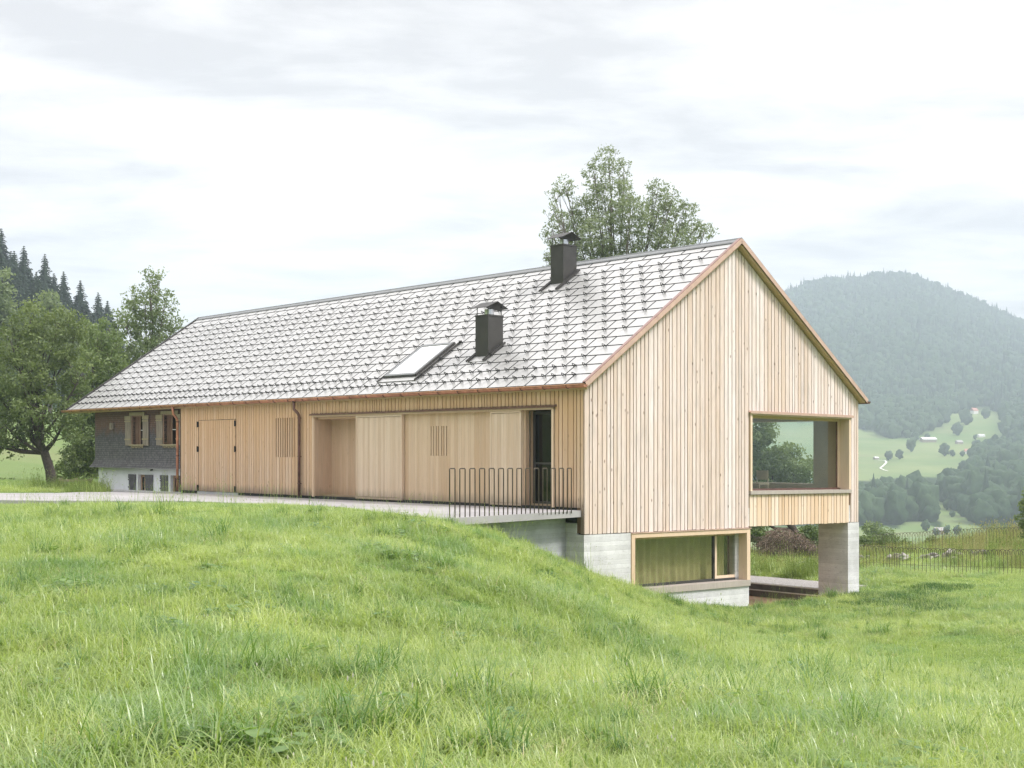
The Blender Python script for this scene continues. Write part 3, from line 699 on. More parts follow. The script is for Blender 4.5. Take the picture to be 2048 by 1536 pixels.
b = MB(); b.box(24.85, 25.1, W_-.10, W_-.02, 1.28, 1.52); b.box(24.9, 25.05, W_-.12, W_-.1, 1.33, 1.47); hp_('meter_box', b, M['shutter'])
# ---- roof
b = MB()
def slopebox(b, F, u0, u1, s0, s1, h0, h1, tone=None):
    f = b.f; b.f = F; b.box(u0, u1, s0, s1, h0, h1, tone); b.f = f
for F in (RF, RB): slopebox(b, F, U0+.02, U1, 0, SL-.03, -.055, -.003)
roof = hp_('roof', b, M['under_tile'])
b = MB()
for F in (RF, RB): slopebox(b, F, U0+.03, U1, .01, SL-.1, -.115, -.056)
sof = hp_('soffit', b, M['soffit'], roof)
b = MB(RF); NC = 16; ch = SL/NC; TW = .70
holes = [(6.84, 8.56, .62, 2.55)]
def tiles(b, F, ustart):
    b.f = F
    for k in range(NC):
        a = U0+.10; j = .52+(.35 if k % 2 else 0); nx = j
        while a < U1-.04:
            e = min(nx, U1-.02); s0, s1 = k*ch, (k+1)*ch-.004
            if e-a > .05:
                t_ = random.random(); g_ = .025; j1, j2 = random.uniform(-.0012, .0012), random.uniform(-.0008, .0008)
                P = [(a+g_, s0, .004), (e-g_, s0, .004), (a+g_, s0, .015+j1), (e-g_, s0, .015+j2), (a+g_, s1-.016, .002), (e-g_, s1-.016, .002)]
                b.add(P, [(2, 3, 5, 4)], t_); eb.f = F; eb.add([(a+g_-.002, s0-.002, -.002), (e-g_+.002, s0-.002, -.002), (a+g_-.002, s0-.002, .0145+j1), (e-g_+.002, s0-.002, .0145+j2), (a+g_-.002, s1-.016, .0), (e-g_+.002, s1-.016, .0)], [(0, 1, 3, 2), (0, 2, 4), (1, 5, 3)])
            a = e; nx += TW
eb = MB(RF); tiles(b, RF, 0); tiles(b, RB, 0); hp_('tile_edges', eb, M['under_tile'], roof)  # tile edges coloured dark for the shade in the folded seams
hp_('roof_tiles', b, M['tile'], roof)
b = MB(RF)
for F in (RF, RB):
    b.f = F; b.box(U0+.1, U1, SL-.16, SL+.0, .022, .034); b.box(U0+.1, U1, SL-.20, SL-.162, .020, .030)
b.f = H; b.tube([(U0+.0, 5.535, ztop(5.535)+.02), (U1+.02, 5.535, ztop(5.535)+.02)], .035, 8)
hp_('ridge_cap', b, M['grey_frame'], roof)
b = MB()
for F, u_a, u_b in ((RF, U0, U0+.10), (RB, U0, U0+.10)):
    slopebox(b, F, u_a-.012, u_a, -.03, SL-.005, -.078, .033)
hp_('verge_trim', b, M['copper_new'], roof)
b = MB()
for F, u_a, u_b in ((RF, U0, U0+.10), (RB, U0, U0+.10)): slopebox(b, F, u_a+.001, u_b, -.01, SL-.02, .036, .05); slopebox(b, F, u_b, u_b+.008, 0, SL-.02, -.002, .045)
hp_('verge_cap', b, M['verge_cap'], roof)
b = MB()
for F in (RF, RB): slopebox(b, F, U1, U1+.015, -.02, SL-.005, -.14, .05); slopebox(b, F, U1-.08, U1, 0, SL-.02, .025, .045)
hp_('verge_trim', b, M['dark_metal'], roof)
b = MB()
for F in (RF,): slopebox(b, F, U0+.05, U1, -.02, 0, -.16, .0)
hp_('eave_board', b, M['soffit'], roof)
# snow guards
gb = MB(ident)
def rvec(u, s, h): p = np.array(RF(u, s, h))-np.array(RF(0, 0, 0)); return tuple(p)
gb.tube([rvec(-.012, .0, .0), rvec(.0, -.02, .08), rvec(.035, -.04, .115), rvec(.07, -.02, .08), rvec(.082, .0, .0)], .0115, 4)
gb.tube([rvec(.035, .05, .012), rvec(.035, -.04, .05)], [.02, .02], 4)
gme = None; GP = []
for k in range(0, 14):
    off = .35 if (k+1) % 2 else 0
    st_ = [(.45+.35*i) for i in range(80)] if k < 2 else [(.52+off-.03+TW*i) for i in range(40)]
    for u_ in st_:
        if .0 < u_ < U1-.2:
            s_ = (k+1)*ch-.07; w_ = -.12+s_*CA
            if 6.8 < u_ < 8.6 and .3 < w_ < 2.1: continue
            if 4.75 < u_ < 5.45 and 1.0 < w_ < 1.75: continue
            if 5.2 < u_ < 6.0 and 4.1 < w_ < 5.1: continue
            GP.append((u_, s_))
GP.sort(key=lambda q: q[0]+.3*q[1])
g0 = None
for u_, s_ in GP[:100]:
    if g0 is None: g0 = gb.build('snow_guard', M['guard'], origin=(0, 0, 0)); o = g0
    else: o = g0.copy(); col.objects.link(o)
    o.parent = roof; o.location = Vector(RF(u_, s_, .012))-WL[roof]
V0 = np.array(gb.v); F0 = gb.fc; VV, FF = [], []
for i, (u_, s_) in enumerate(GP[100:]):
    VV.append(V0+np.array(RF(u_, s_, .012))); FF += [[i*len(V0)+q for q in f] for f in F0]
o = mesh_obj('snow_guard_rows', np.concatenate(VV), FF, M['guard'], roof); o['kind'] = 'stuff'
# gutter
def half(b, u0, u1, wc, zc_, r, th=.004):
    n = 8; P = []
    for u_ in (u0, u1):
        for i in range(n+1): an = math.pi+math.pi*i/n; P.append((u_, wc+r*math.cos(an), zc_+r*math.sin(an)))
        P.append((u_, wc+r, zc_-.012)); P.append((u_, wc-r, zc_-.012))
    m_ = n+3
    F = [(i, i+1, m_+i+1, m_+i) for i in range(n)]+[(n+1, n+2, m_+n+2, m_+n+1), tuple(range(n+1))[::-1], tuple(m_+i for i in range(n+1))]
    b.add(P, F)
    b.tube([(u0, wc-r, zc_+.004), (u1, wc-r, zc_+.004)], .009, 5)
b = MB(); half(b, -.24, 28.5, -.185, 2.025, .07); gut = hp_('gutter', b, M['copper'], smooth=False)
for k in range(36):
    b = MB(); u_ = .35+k*.80
    b.tube([(u_, -.185+.078*math.cos(math.pi+math.pi*i/8), 2.027+.078*math.sin(math.pi+math.pi*i/8)) for i in range(9)], .008, 4); hp_('gutter_bracket', b, M['copper_dark'], gut)
b = MB(); half(b, -.22, 28.4, 11.255, 2.02, .07); hp_('rear_gutter', b, M['copper_dark'])
def downpipe(u_, w0, w1, mt):
    b = MB(); b.tube([(u_+.12, -.185, 1.99), (u_+.12, -.185, 1.84), (u_+.10, w0-.08, 1.73), (u_+.03, w1-.02, 1.60), (u_, w1, 1.52), (u_, w1, -.86)], .045, 10)
    b.tube([(u_+.12, -.185, 2.0), (u_+.12, -.185, 1.93)], .058, 10)
    o = hp_('downpipe', b, mt, smooth=True)
    for z_ in (1.45, .3, -.5):
        b = MB(); b.tube([(u_, w1, z_), (u_, w1, z_+.035)], .054, 10); b.box(u_-.01, u_+.01, w1, w1+.08, z_, z_+.03); hp_('pipe_clamp', b, M['copper_dark'], o)
downpipe(11.98, -.12, -.08, M['copper_dark']); downpipe(19.50, -.10, -.08, M['copper'])
# chimneys
def chimney(u0, w0, zt, s0, s1, lab):
    du, dw = .52, .53
    zb = ztop(w0)-.3
    b = MB(); b.box(u0, u0+du, w0, w0+dw, zb, zt-.04); b.box(u0-.015, u0+du+.015, w0-.015, w0+dw+.015, zt-.04, zt)
    c = hp_('chimney', b, M['dark_metal']); c['label'] = lab
    b = MB(); z0, z1, wm = zt+.17, zt+.345, w0+dw/2
    for sg in (-1, 1):
        wo = wm+sg*(dw/2+.11)
        b.hexa([(u0-.09, wo, z0), (u0+du+.09, wo, z0), (u0-.09, wm, z1), (u0+du+.09, wm, z1), (u0-.09, wo, z0+.014), (u0+du+.09, wo, z0+.014), (u0-.09, wm, z1+.014), (u0+du+.09, wm, z1+.014)])
    hp_('chimney_cap', b, M['dark_metal'], c)
    for uu in (u0+.04, u0+du-.04):
        for ww in (w0+.03, w0+dw-.03):
            b = MB(); b.tube([(uu, ww, zt), (uu, ww, z0+.07)], .012, 5); hp_('cap_post', b, M['dark_metal'], c)
    b = MB(); b.tube([(u0+du/2, wm, zt-.02), (u0+du/2, wm, zt+.16)], .13, 14); hp_('flue', b, M['steel'], c)
    b = MB(RF); ua, ub = u0-.03, u0+du+.05
    b.box(ua-.06, ub+.03, s0, s1, .021, .027); hp_('flashing_plate', b, M['tile'], c)
    pieces('flashing_seam', [(q-.014, q+.014, s0, s1+(.15 if q < u0 else 0), .027, .075) for q in (ua-.08, ua, ub, ub+.08)], M['dark_metal'], c, RF)
chimney(5.35, 4.46, 6.42, 5.22, 6.15, 'dark sheet metal chimney beside the ridge')
chimney(4.83, 1.20, 4.13, 1.38, 2.12, 'dark sheet metal chimney lower down the roof')
# skylight
b = MB(RF); s0, s1 = .66/CA, 2.03/CA
b.frame(7.10, 8.50, 0, 1, .01, 0, .1); b.v = []; b.h = []; b.fc = []; b.t = []
for a0, a1, c0, c1 in ((7.10, 7.19, s0, s1), (8.41, 8.50, s0, s1), (7.19, 8.41, s0, s0+.09), (7.19, 8.41, s1-.09, s1)): b.box(a0, a1, c0, c1, .0, .10)
sk = hp_('skylight', b, M['grey_frame']); b = MB(RF); b.box(7.18, 8.42, s0+.08, s1-.08, .082, .088); hp_('pane', b, M['glass_sky'], sk)
b = MB(RF); b.box(7.2, 8.4, s0+.1, s1-.1, .02, .03); hp_('blind', b, M['lamp_white'], sk)
b = MB(RF); b.box(6.88, 8.62, s0-.22, s0-.002, .022, .035); b.box(6.88, 7.098, s0, s1+.1, .022, .03); hp_('flashing_plate', b, M['tile'], sk)
pieces('flashing_seam', [(q-.014, q+.014, s0-.24, s1+.12, .03, .075) for q in (6.88, 8.60)]+[(7.02, 7.095, s0, s1, .03, .10), (8.505, 8.53, s0, s1, .03, .09), (7.02, 8.53, s0-.03, s0-.003, .035, .06)], M['dark_metal'], sk, RF)
# chair inside
ch_ = empty('chair', H(1.6, 8.5, -.8), 'pale wooden chair seen through the upper gable window', 'chair')
def CH(x, y, z): p = H(1.6+x, 8.5+y, -.8+z); return p
b = MB(CH); b.box(-.22, .22, -.22, .22, .43, .46); b.build('seat', M['chair_wood'], ch_)
b = MB(CH); b.box(-.2, .2, .18, .21, .56, .82); b.build('backrest', M['chair_wood'], ch_)
for sx in (-1, 1):
    for sy in (-1, 1):
        b = MB(CH); b.tube([(sx*.2, sy*.2, 0), (sx*.19, sy*.19, .83 if sy > 0 else .43)], .018, 6); b.build('leg', M['chair_wood'], ch_)
# ------------------------------------------------------------------ vegetation
def leaf_mat(name, a, b_, trans=.35, rough=.55, patch=(.4, .3), bluish=None, spec=.3, inst=True):
    m = bpy.data.materials.new(name); m.use_nodes = True; t = NT(m.node_tree); p = m.node_tree.nodes['Principled BSDF']
    tone = t.attr('tone', 'Fac'); g = t.new('ShaderNodeNewGeometry').outputs['Position']
    rnd = t.new('ShaderNodeObjectInfo').outputs['Random'] if inst else .5
    f = t.math('ADD', t.math('MULTIPLY', tone, .5), t.math('MULTIPLY', rnd, .32))
    f = t.math('ADD', f, t.ramp(t.noise(g, patch[0], 4, .6), .35, .68, 0, patch[1]))
    c = t.mix(t.math('MULTIPLY', f, 1.0, clamp=True), a, b_)
    if bluish: c = t.mix(t.ramp(t.noise(g, patch[0]*2.3, 3), .5, .68, 0, .65), c, bluish)
    t.put(p.inputs['Base Color'], c); p.inputs['Roughness'].default_value = rough; p.inputs['Specular IOR Level'].default_value = spec
    tr = t.new('ShaderNodeBsdfTranslucent'); t.put(tr.inputs[0], t.mix(1., c, (1.25, 1.3, .75), 'MULTIPLY'))
    mx = t.new('ShaderNodeMixShader'); mx.inputs[0].default_value = trans
    t.l.new(p.outputs[0], mx.inputs[1]); t.l.new(tr.outputs[0], mx.inputs[2])
    t.l.new(mx.outputs[0], t.n['Material Output'].inputs[0])
    return m
M['grass'] = leaf_mat('grass', (.145, .25, .052), (.53, .60, .225), .44, .34, (.30, .35), (.14, .29, .11), 1.0)
M['straw'] = leaf_mat('straw', (.40, .36, .20), (.62, .56, .36), .3, .5, (.8, .3))
M['lush'] = leaf_mat('lush', (.045, .12, .025), (.12, .22, .05), .3, .5, (.8, .3), (.05, .14, .05), .3)  # dark blades carry the contact shade of the building in their colour
M['grass_dark'] = leaf_mat('grass_dark', (.09, .19, .04), (.23, .35, .09), .38, .36, (.8, .3), (.09, .20, .09), .7)
M['dry_grass'] = leaf_mat('dry_grass', (.26, .27, .11), (.52, .47, .26), .3, .6, (.8, .4))
M['weed'] = leaf_mat('weed', (.12, .19, .05), (.30, .37, .11), .35, .5, (.9, .4))
M['flower_yellow'] = simple('flower_yellow', (.55, .52, .14), .7)
M['flower_white'] = simple('flower_white', (.72, .70, .62), .7)
M['leaf_ash'] = leaf_mat('leaf_ash', (.16, .195, .14), (.33, .38, .25), .38, .45, (.5, .3), inst=False)
M['leaf_apple'] = leaf_mat('leaf_apple', (.065, .10, .042), (.24, .295, .12), .36, .5, (.5, .4), inst=False)
M['leaf_bush'] = leaf_mat('leaf_bush', (.07, .115, .045), (.23, .29, .12), .35, .5, (.6, .4), inst=False)
M['leaf_far'] = leaf_mat('leaf_far', (.016, .036, .020), (.062, .098, .046), .0, .8, (.02, .3), spec=.1)
M['leaf_light'] = leaf_mat('leaf_light', (.12, .17, .09), (.28, .33, .18), .35, .55, (.2, .3), inst=False)
M['needles'] = leaf_mat('needles', (.018, .034, .025), (.052, .078, .052), .05, .7, (.05, .3), spec=.15)

def scatter(name, P, rot, scl, idx, variants, mt=None, **kw):
    """one object whose points carry instances of the variant meshes"""
    me = bpy.data.meshes.new(name); me.vertices.add(len(P)); me.vertices.foreach_set('co', np.asarray(P, 'f').ravel())
    a = me.attributes.new('rot', 'FLOAT_VECTOR', 'POINT'); a.data.foreach_set('vector', np.asarray(rot, 'f').ravel())
    a = me.attributes.new('scl', 'FLOAT_VECTOR', 'POINT'); a.data.foreach_set('vector', np.asarray(scl, 'f').ravel())
    a = me.attributes.new('idx', 'INT', 'POINT'); a.data.foreach_set('value', np.asarray(idx, 'i'))
    o = bpy.data.objects.new(name, me); col.objects.link(o)
    c = bpy.data.collections.new(name+'_kinds')
    for i, v_ in enumerate(variants):
        q = bpy.data.objects.new('%s_%02d' % (name, i), v_); c.objects.link(q)
    g = bpy.data.node_groups.new(name, 'GeometryNodeTree')
    g.interface.new_socket('Geometry', in_out='INPUT', socket_type='NodeSocketGeometry')
    g.interface.new_socket('Geometry', in_out='OUTPUT', socket_type='NodeSocketGeometry')
    N = g.nodes; L = g.links
    gi, go = N.new('NodeGroupInput'), N.new('NodeGroupOutput')
    ip = N.new('GeometryNodeInstanceOnPoints'); ci = N.new('GeometryNodeCollectionInfo')
    ci.inputs['Collection'].default_value = c; ci.inputs['Separate Children'].default_value = True; ci.inputs['Reset Children'].default_value = True
    def na(nm, ty):
        n = N.new('GeometryNodeInputNamedAttribute'); n.data_type = ty; n.inputs['Name'].default_value = nm
        return n.outputs['Attribute']
    L.new(gi.outputs[0], ip.inputs['Points']); L.new(ci.outputs[0], ip.inputs['Instance']); ip.inputs['Pick Instance'].default_value = True
    L.new(na('idx', 'INT'), ip.inputs['Instance Index'])
    L.new(na('scl', 'FLOAT_VECTOR'), ip.inputs['Scale'])
    e2r = N.new('FunctionNodeEulerToRotation'); L.new(na('rot', 'FLOAT_VECTOR'), e2r.inputs[0]); L.new(e2r.outputs[0], ip.inputs['Rotation'])
    L.new(ip.outputs[0], go.inputs[0])
    md = o.modifiers.new('scatter', 'NODES'); md.node_group = g
    return tag(o, **kw)
def raw_mesh(name, V, F, mt, tone=None, smooth=False, mi=None):
    V = np.asarray(V, 'f'); F = np.asarray(F, 'i'); me = bpy.data.meshes.new(name); n, k = F.shape
    me.vertices.add(len(V)); me.loops.add(n*k); me.polygons.add(n)
    me.vertices.foreach_set('co', V.ravel()); me.loops.foreach_set('vertex_index', F.ravel())
    me.polygons.foreach_set('loop_start', np.arange(0, n*k, k, dtype='i')); me.polygons.foreach_set('loop_total', np.full(n, k, 'i'))
    if mi is not None: me.polygons.foreach_set('material_index', np.asarray(mi, 'i'))
    me.update(calc_edges=True)
    if tone is not None: a = me.attributes.new('tone', 'FLOAT', 'FACE'); a.data.foreach_set('value', np.asarray(tone, 'f'))
    if smooth: me.polygons.foreach_set('use_smooth', [True]*n)
    for m_ in (mt if isinstance(mt, list) else [mt]): me.materials.append(m_)
    return me
def tuft(name, nb, rad, hmin, hmax, width, bend, mt, seed, seg=4, heads=0, headmat=None, headsize=.012):
    """arching ribbon blades; optional seed heads on straight stalks"""
    rg = np.random.default_rng(seed); V = []; F = []; Tn = []; MI = []
    for i in range(nb):
        stalk = i < heads
        r_ = rad*math.sqrt(rg.random()); an = rg.random()*6.283; x0, y0 = r_*math.cos(an), r_*math.sin(an)
        h = rg.uniform(hmin, hmax)*(1.35 if stalk else 1); d = rg.random()*6.283+0; lean = rg.uniform(.15, 1.)*bend*(.35 if stalk else 1)
        wd = width*rg.uniform(.6, 1.25)*(.45 if stalk else 1); dx, dy = math.cos(d), math.sin(d); sx, sy = -dy, dx
        b = len(V); tw = rg.uniform(-.6, .6)
        px, py, pz = x0, y0, -.03; ang = rg.uniform(0, .25); L = h/seg
        for k in range(seg+1):
            ws = wd*(1-(k/seg)**1.8)*.5+.0006; c_, s_ = math.cos(tw*k), math.sin(tw*k)
            V.append((px-sx*ws, py-sy*ws, pz)); V.append((px+sx*ws, py+sy*ws, pz))
            ang = min(ang+lean*(.35+k/seg*.9), 2.35)
            px += dx*math.sin(ang)*L; py += dy*math.sin(ang)*L; pz += math.cos(ang)*L
        for k in range(seg): F.append((b+2*k, b+2*k+1, b+2*k+3, b+2*k+2)); Tn.append(min(1, max(0, rg.normal(.5, .25)+.12*k/seg))); MI.append(0)
        if stalk and headmat is not None:
            q = np.array(V[-1]); s = headsize
            for (ax, ay) in ((1, 0), (0, 1), (.7, .7)):
                b = len(V); 
                for z_, w2 in ((-2.2, .0), (-.8, .55), (.8, .55), (2.2, .0)):
                    V.append((q[0]-ax*w2*s, q[1]-ay*w2*s, q[2]+z_*s)); V.append((q[0]+ax*w2*s, q[1]+ay*w2*s, q[2]+z_*s))
                for k in range(3): F.append((b+2*k, b+2*k+1, b+2*k+3, b+2*k+2)); Tn.append(rg.random()); MI.append(1)
    return raw_mesh(name, V, F, [mt]+([headmat] if headmat else []), Tn, mi=MI)
def broadleaf(name, n, rad, size, mt, seed):
    rg = np.random.default_rng(seed); V = []; F = []; Tn = []
    for i in range(n):
        an = rg.random()*6.283; r_ = rad*math.sqrt(rg.random()); c = np.array([r_*math.cos(an), r_*math.sin(an), rg.uniform(.03, .12)])
        d = np.array([math.cos(an), math.sin(an), rg.uniform(-.1, .7)]); d /= np.linalg.norm(d); s = np.cross(d, (0, 0, 1)); s /= np.linalg.norm(s)
        l = size*rg.uniform(.6, 1.2); b = len(V)
        for k, w_ in ((0, .05), (.35, .38), (.7, .34), (1, .03)):
            p = c+d*l*k+np.array([0, 0, -.25*l*k*k]); V += [p-s*w_*l, p+s*w_*l]
        for k in range(3): F.append((b+2*k, b+2*k+1, b+2*k+3, b+2*k+2)); Tn.append(rg.random())
    return raw_mesh(name, V, F, mt, Tn)
GR = [tuft('tuft', 105, .20, .10, .24, .0052, 1.15, M['grass'], s, seg=5) for s in range(4)]
GR += [tuft('tuft', 85, .18, .18, .36, .0062, 1.25, M['grass'], 10+s, seg=6) for s in range(3)]
GR += [tuft('tuft', 100, .12, .22, .42, .0075, .95, M['grass_dark'], 20+s, seg=6) for s in range(2)]
GR += [tuft('tuft', 20, .20, .26, .44, .0045, .35, M['grass'], 30+s, heads=12, headmat=M['grass'], headsize=.006) for s in range(2)]
GR += [broadleaf('tuft', 34, .16, .075, M['grass_dark'], 41)]
GR += [tuft('tuft', 12, .15, .12, .20, .005, .3, M['grass'], 50, heads=4, headmat=M['flower_white'], headsize=.007)]
GR += [tuft('tuft', 80, .22, .05, .11, .005, .9, M['grass'], 60+s) for s in range(2)]       # short mown grass
GR += [tuft('tuft', 26, .20, .10, .30, .0045, 1.2, M['straw'], 70+s, seg=5) for s in range(2)]   # dry blades
from mathutils import noise as mnoise
def nz(x, y, s, o=0): return np.array([mnoise.noise((a*s+o, b*s-o, o*.7)) for a, b in zip(x, y)])
PX, PY = [], []
for y0, y1, den in ((3.5, 8, 85), (8, 13, 75), (13, 22, 52), (22, 34, 34), (34, 58, 17)):
    n = int(.56*(y1*y1-y0*y0)*den); yy = np.sqrt(RNG.random(n)*(y1*y1-y0*y0)+y0*y0); xx = (RNG.random(n)*2-1)*.56*yy
    PX.append(xx); PY.append(yy)
gx, gy = np.concatenate(PX), np.concatenate(PY)
hu, hw = hloc(gx, gy)
keep = ~((hu > -.05) & (hu < 26.9) & (hw > -.05) & (hw < 11.1)) & ~inpoly(gx, gy, TP) & ~((hu > .9) & (hu < 8) & (hw > 10.9) & (hw < 12.95))
keep &= ~((gx < -1) & (gy > 37) & inpoly(gx, gy, [(-60, 41), (-28, 39.5), (-15, 38), (-12, 44), (-15.5, 51), (-30, 47), (-60, 48)]))
keep &= (RNG.random(len(gx)) < .92+1.1*np.clip(nz(gx, gy, 1.35, 40)+.05, -.45, .1))
gx, gy = gx[keep], gy[keep]
gzv = ground(gx, gy, False)
# soil is cut away under the terrace: keep tufts off the air there
n = len(gx); k1 = nz(gx, gy, .16, 3); k2 = nz(gx, gy, .55, 9); k3 = nz(gx, gy, .9, 21)
r = RNG.random(n); idx = RNG.integers(0, 4, n)
idx = np.where(r < .30+.35*np.clip(k1+.1, 0, 1), 4+RNG.integers(0, 3, n), idx)
r2 = RNG.random(n); idx = np.where((r2 < .035+.42*np.clip(k3-.25, 0, .5)) & (gy < 40), 7+RNG.integers(0, 2, n), idx)
idx = np.where((r > .975) & (k1 > -.3), 9+RNG.integers(0, 2, n), idx)
idx = np.where((r > .935) & (r < .955), 11, idx); idx = np.where((r > .99) & (gy < 14), 12, idx)
idx = np.where(RNG.random(n) < .05+.06*np.clip(k2, 0, 1), 15+RNG.integers(0, 2, n), idx)
hu, hw = hloc(gx, gy)
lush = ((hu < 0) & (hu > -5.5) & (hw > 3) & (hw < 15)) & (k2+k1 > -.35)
edge = inpoly(gx, gy, [(-60, 28), (-30, 28), (-12, 27.5), (-8, 28), (-5.5, 27.5), (-2.2, 27), (-1.8, 29), (-4.2, 33.5), (-9, 38), (-20, 38), (-60, 43)])
short = ((gx > 4) & (hu < .5) & (k1+k2*.5 > .12) & (gy > 22)) | edge
idx = np.where(short & (r < .97), 13+RNG.integers(0, 2, n), idx)
sc = RNG.uniform(.6, 1.25, n)*(1+.35*np.clip(k1, -1, 1)+.45*np.clip(k3, -.8, 1)); sc = np.where(gy > 34, sc*1.15, sc)
sc = np.where((idx == 7) | (idx == 8), sc*RNG.uniform(.6, 1.05, n), sc)
# ragged bank in front of the terrace end grows taller
bank = inpoly(gx, gy, [(-4.5, 32), (-2.6, 27), (0, 26), (2.4, 30.2), (1.2, 32), (-1.6, 26.9), (-3, 30)])
sc = np.where(bank, sc*1.05, sc)
rot = np.stack([RNG.normal(0, .07, n), RNG.normal(0, .07, n), RNG.random(n)*6.283], 1)
scatter('meadow_grass', np.stack([gx, gy, gzv+.0], 1), rot, np.stack([sc, sc, sc*RNG.uniform(.85, 1.15, n)], 1), idx, GR, label='tall green meadow grass in front of the house', kind='stuff')
# shade at the gable foot is put into the colour of darker turf
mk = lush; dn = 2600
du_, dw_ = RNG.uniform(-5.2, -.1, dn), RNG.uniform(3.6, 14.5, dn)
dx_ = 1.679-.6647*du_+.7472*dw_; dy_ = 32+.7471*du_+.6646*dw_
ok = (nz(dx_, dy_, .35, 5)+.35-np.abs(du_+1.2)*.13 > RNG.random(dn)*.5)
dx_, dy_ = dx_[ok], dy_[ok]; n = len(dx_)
DK = [tuft('turf', 100, .22, .10, .19, .0065, .8, M['lush'], 80+s) for s in range(2)]  # dark tufts for the contact shade at the gable foot
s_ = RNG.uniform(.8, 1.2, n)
scatter('lush_grass', np.stack([dx_, dy_, ground(dx_, dy_, False)], 1), np.stack([np.zeros(n), np.zeros(n), RNG.random(n)*6.283], 1), np.stack([s_, s_, s_], 1), RNG.integers(0, 2, n), DK, label='dark turf standing in for shade at the foot of the gable', kind='stuff')

# ---- tall weeds behind the house
def weeds(name, pts, kinds, lo, hi, **kw):
    pts = np.array(pts); n = len(pts); s = RNG.uniform(lo, hi, n)
    P = np.stack([pts[:, 0], pts[:, 1], ground(pts[:, 0], pts[:, 1], False)], 1)
    return scatter(name, P, np.stack([RNG.normal(0, .06, n), RNG.normal(0, .06, n), RNG.random(n)*6.28], 1), np.stack([s, s, s], 1), RNG.integers(0, len(kinds), n), kinds, kind='stuff', **kw)
WD = [tuft('weed', 60, .28, .35, .75, .014, .35, M['weed'], 100+s, heads=12, headmat=M['weed'], headsize=.016) for s in range(3)]
WD += [tuft('weed', 50, .28, .30, .7, .012, .3, M['dry_grass'], 110+s, heads=18, headmat=M['dry_grass'], headsize=.02) for s in range(2)]
WD += [tuft('weed', 45, .22, .35, .7, .016, .3, M['weed'], 120, heads=10, headmat=M['flower_yellow'], headsize=.022)]
def band(px0, px1, Y0, Y1, n):
    Y = RNG.uniform(Y0, Y1, n); px = RNG.uniform(px0, px1, n); return np.stack([(px-CX)/FPX*Y, Y], 1)
def rband(p0, p1, Y0, Y1, n):
    Y = RNG.uniform(Y0, Y1, n); px = p0+(p1-p0)*RNG.random(n)**.5; return np.stack([(px-CX)/FPX*Y, Y], 1)
wp = np.concatenate([rband(1850, 2320, 52.5, 60, 560), rband(1880, 2320, 46, 53, 300)])
wq = np.concatenate([band(1700, 1965, 52.3, 60, 420), band(1700, 1800, 47, 52, 90), band(1480, 1700, 49, 56, 160), band(1480, 1700, 45, 49, 200)])
hu, hw = hloc(wq[:, 0], wq[:, 1]); wq = wq[~((hu < 8.2) & (hw < 13.1))]
hu, hw = hloc(wp[:, 0], wp[:, 1]); wp = wp[~((hu < 8.2) & (hw < 13.1))]
weeds('low_weeds', wq, WD, .3, .55, label='low scrubby growth on the pond bank behind the fence')
weeds('tall_weeds', wp, WD[:3]+WD[3:5]+WD[3:5]+WD[5:], .4, 1.1, label='tall flowering weeds and dry grass round the pond fence')
wp = np.concatenate([band(140, 215, 48, 51, 60), band(60, 150, 52, 60, 40), band(1475, 1640, 43.5, 45, 60)])
hu, hw = hloc(wp[:, 0], wp[:, 1]); wp = wp[~((hw > .1) & (hw < 13.1))]
weeds('wall_weeds', wp, WD[:3], .5, 1.0, label='green weeds at the foot of the white plaster wall')

# ---- near trees: trunk with limbs, crown of leaf clusters inside measured lobes
def leaves(centres, radii, per, size, aspect=.5, droop=.2, rg=RNG):
    """leaf quads in clusters; returns verts, faces, tone"""
    n = len(centres)*per; c = np.repeat(centres, per, 0); rr_ = np.repeat(radii, per)
    d = rg.normal(size=(n, 3)); d /= np.linalg.norm(d, axis=1)[:, None]
    p = c+d*(rr_*rg.random(n)**.55)[:, None]*np.array([1, 1, .75])
    a = rg.normal(size=(n, 3)); a[:, 2] -= droop; a /= np.linalg.norm(a, axis=1)[:, None]
    b = np.cross(a, rg.normal(size=(n, 3))); b /= np.maximum(np.linalg.norm(b, axis=1), 1e-6)[:, None]
    s = size*rg.uniform(.6, 1.3, n)[:, None]
    V = np.stack([p-a*s, p+b*s*aspect, p+a*s, p-b*s*aspect], 1).reshape(-1, 3)
    F = np.arange(n*4).reshape(n, 4)
    tone = np.clip(np.repeat(rg.normal(.5, .3, len(centres)), per)+rg.normal(0, .15, n), 0, 1)
    return V, F, tone
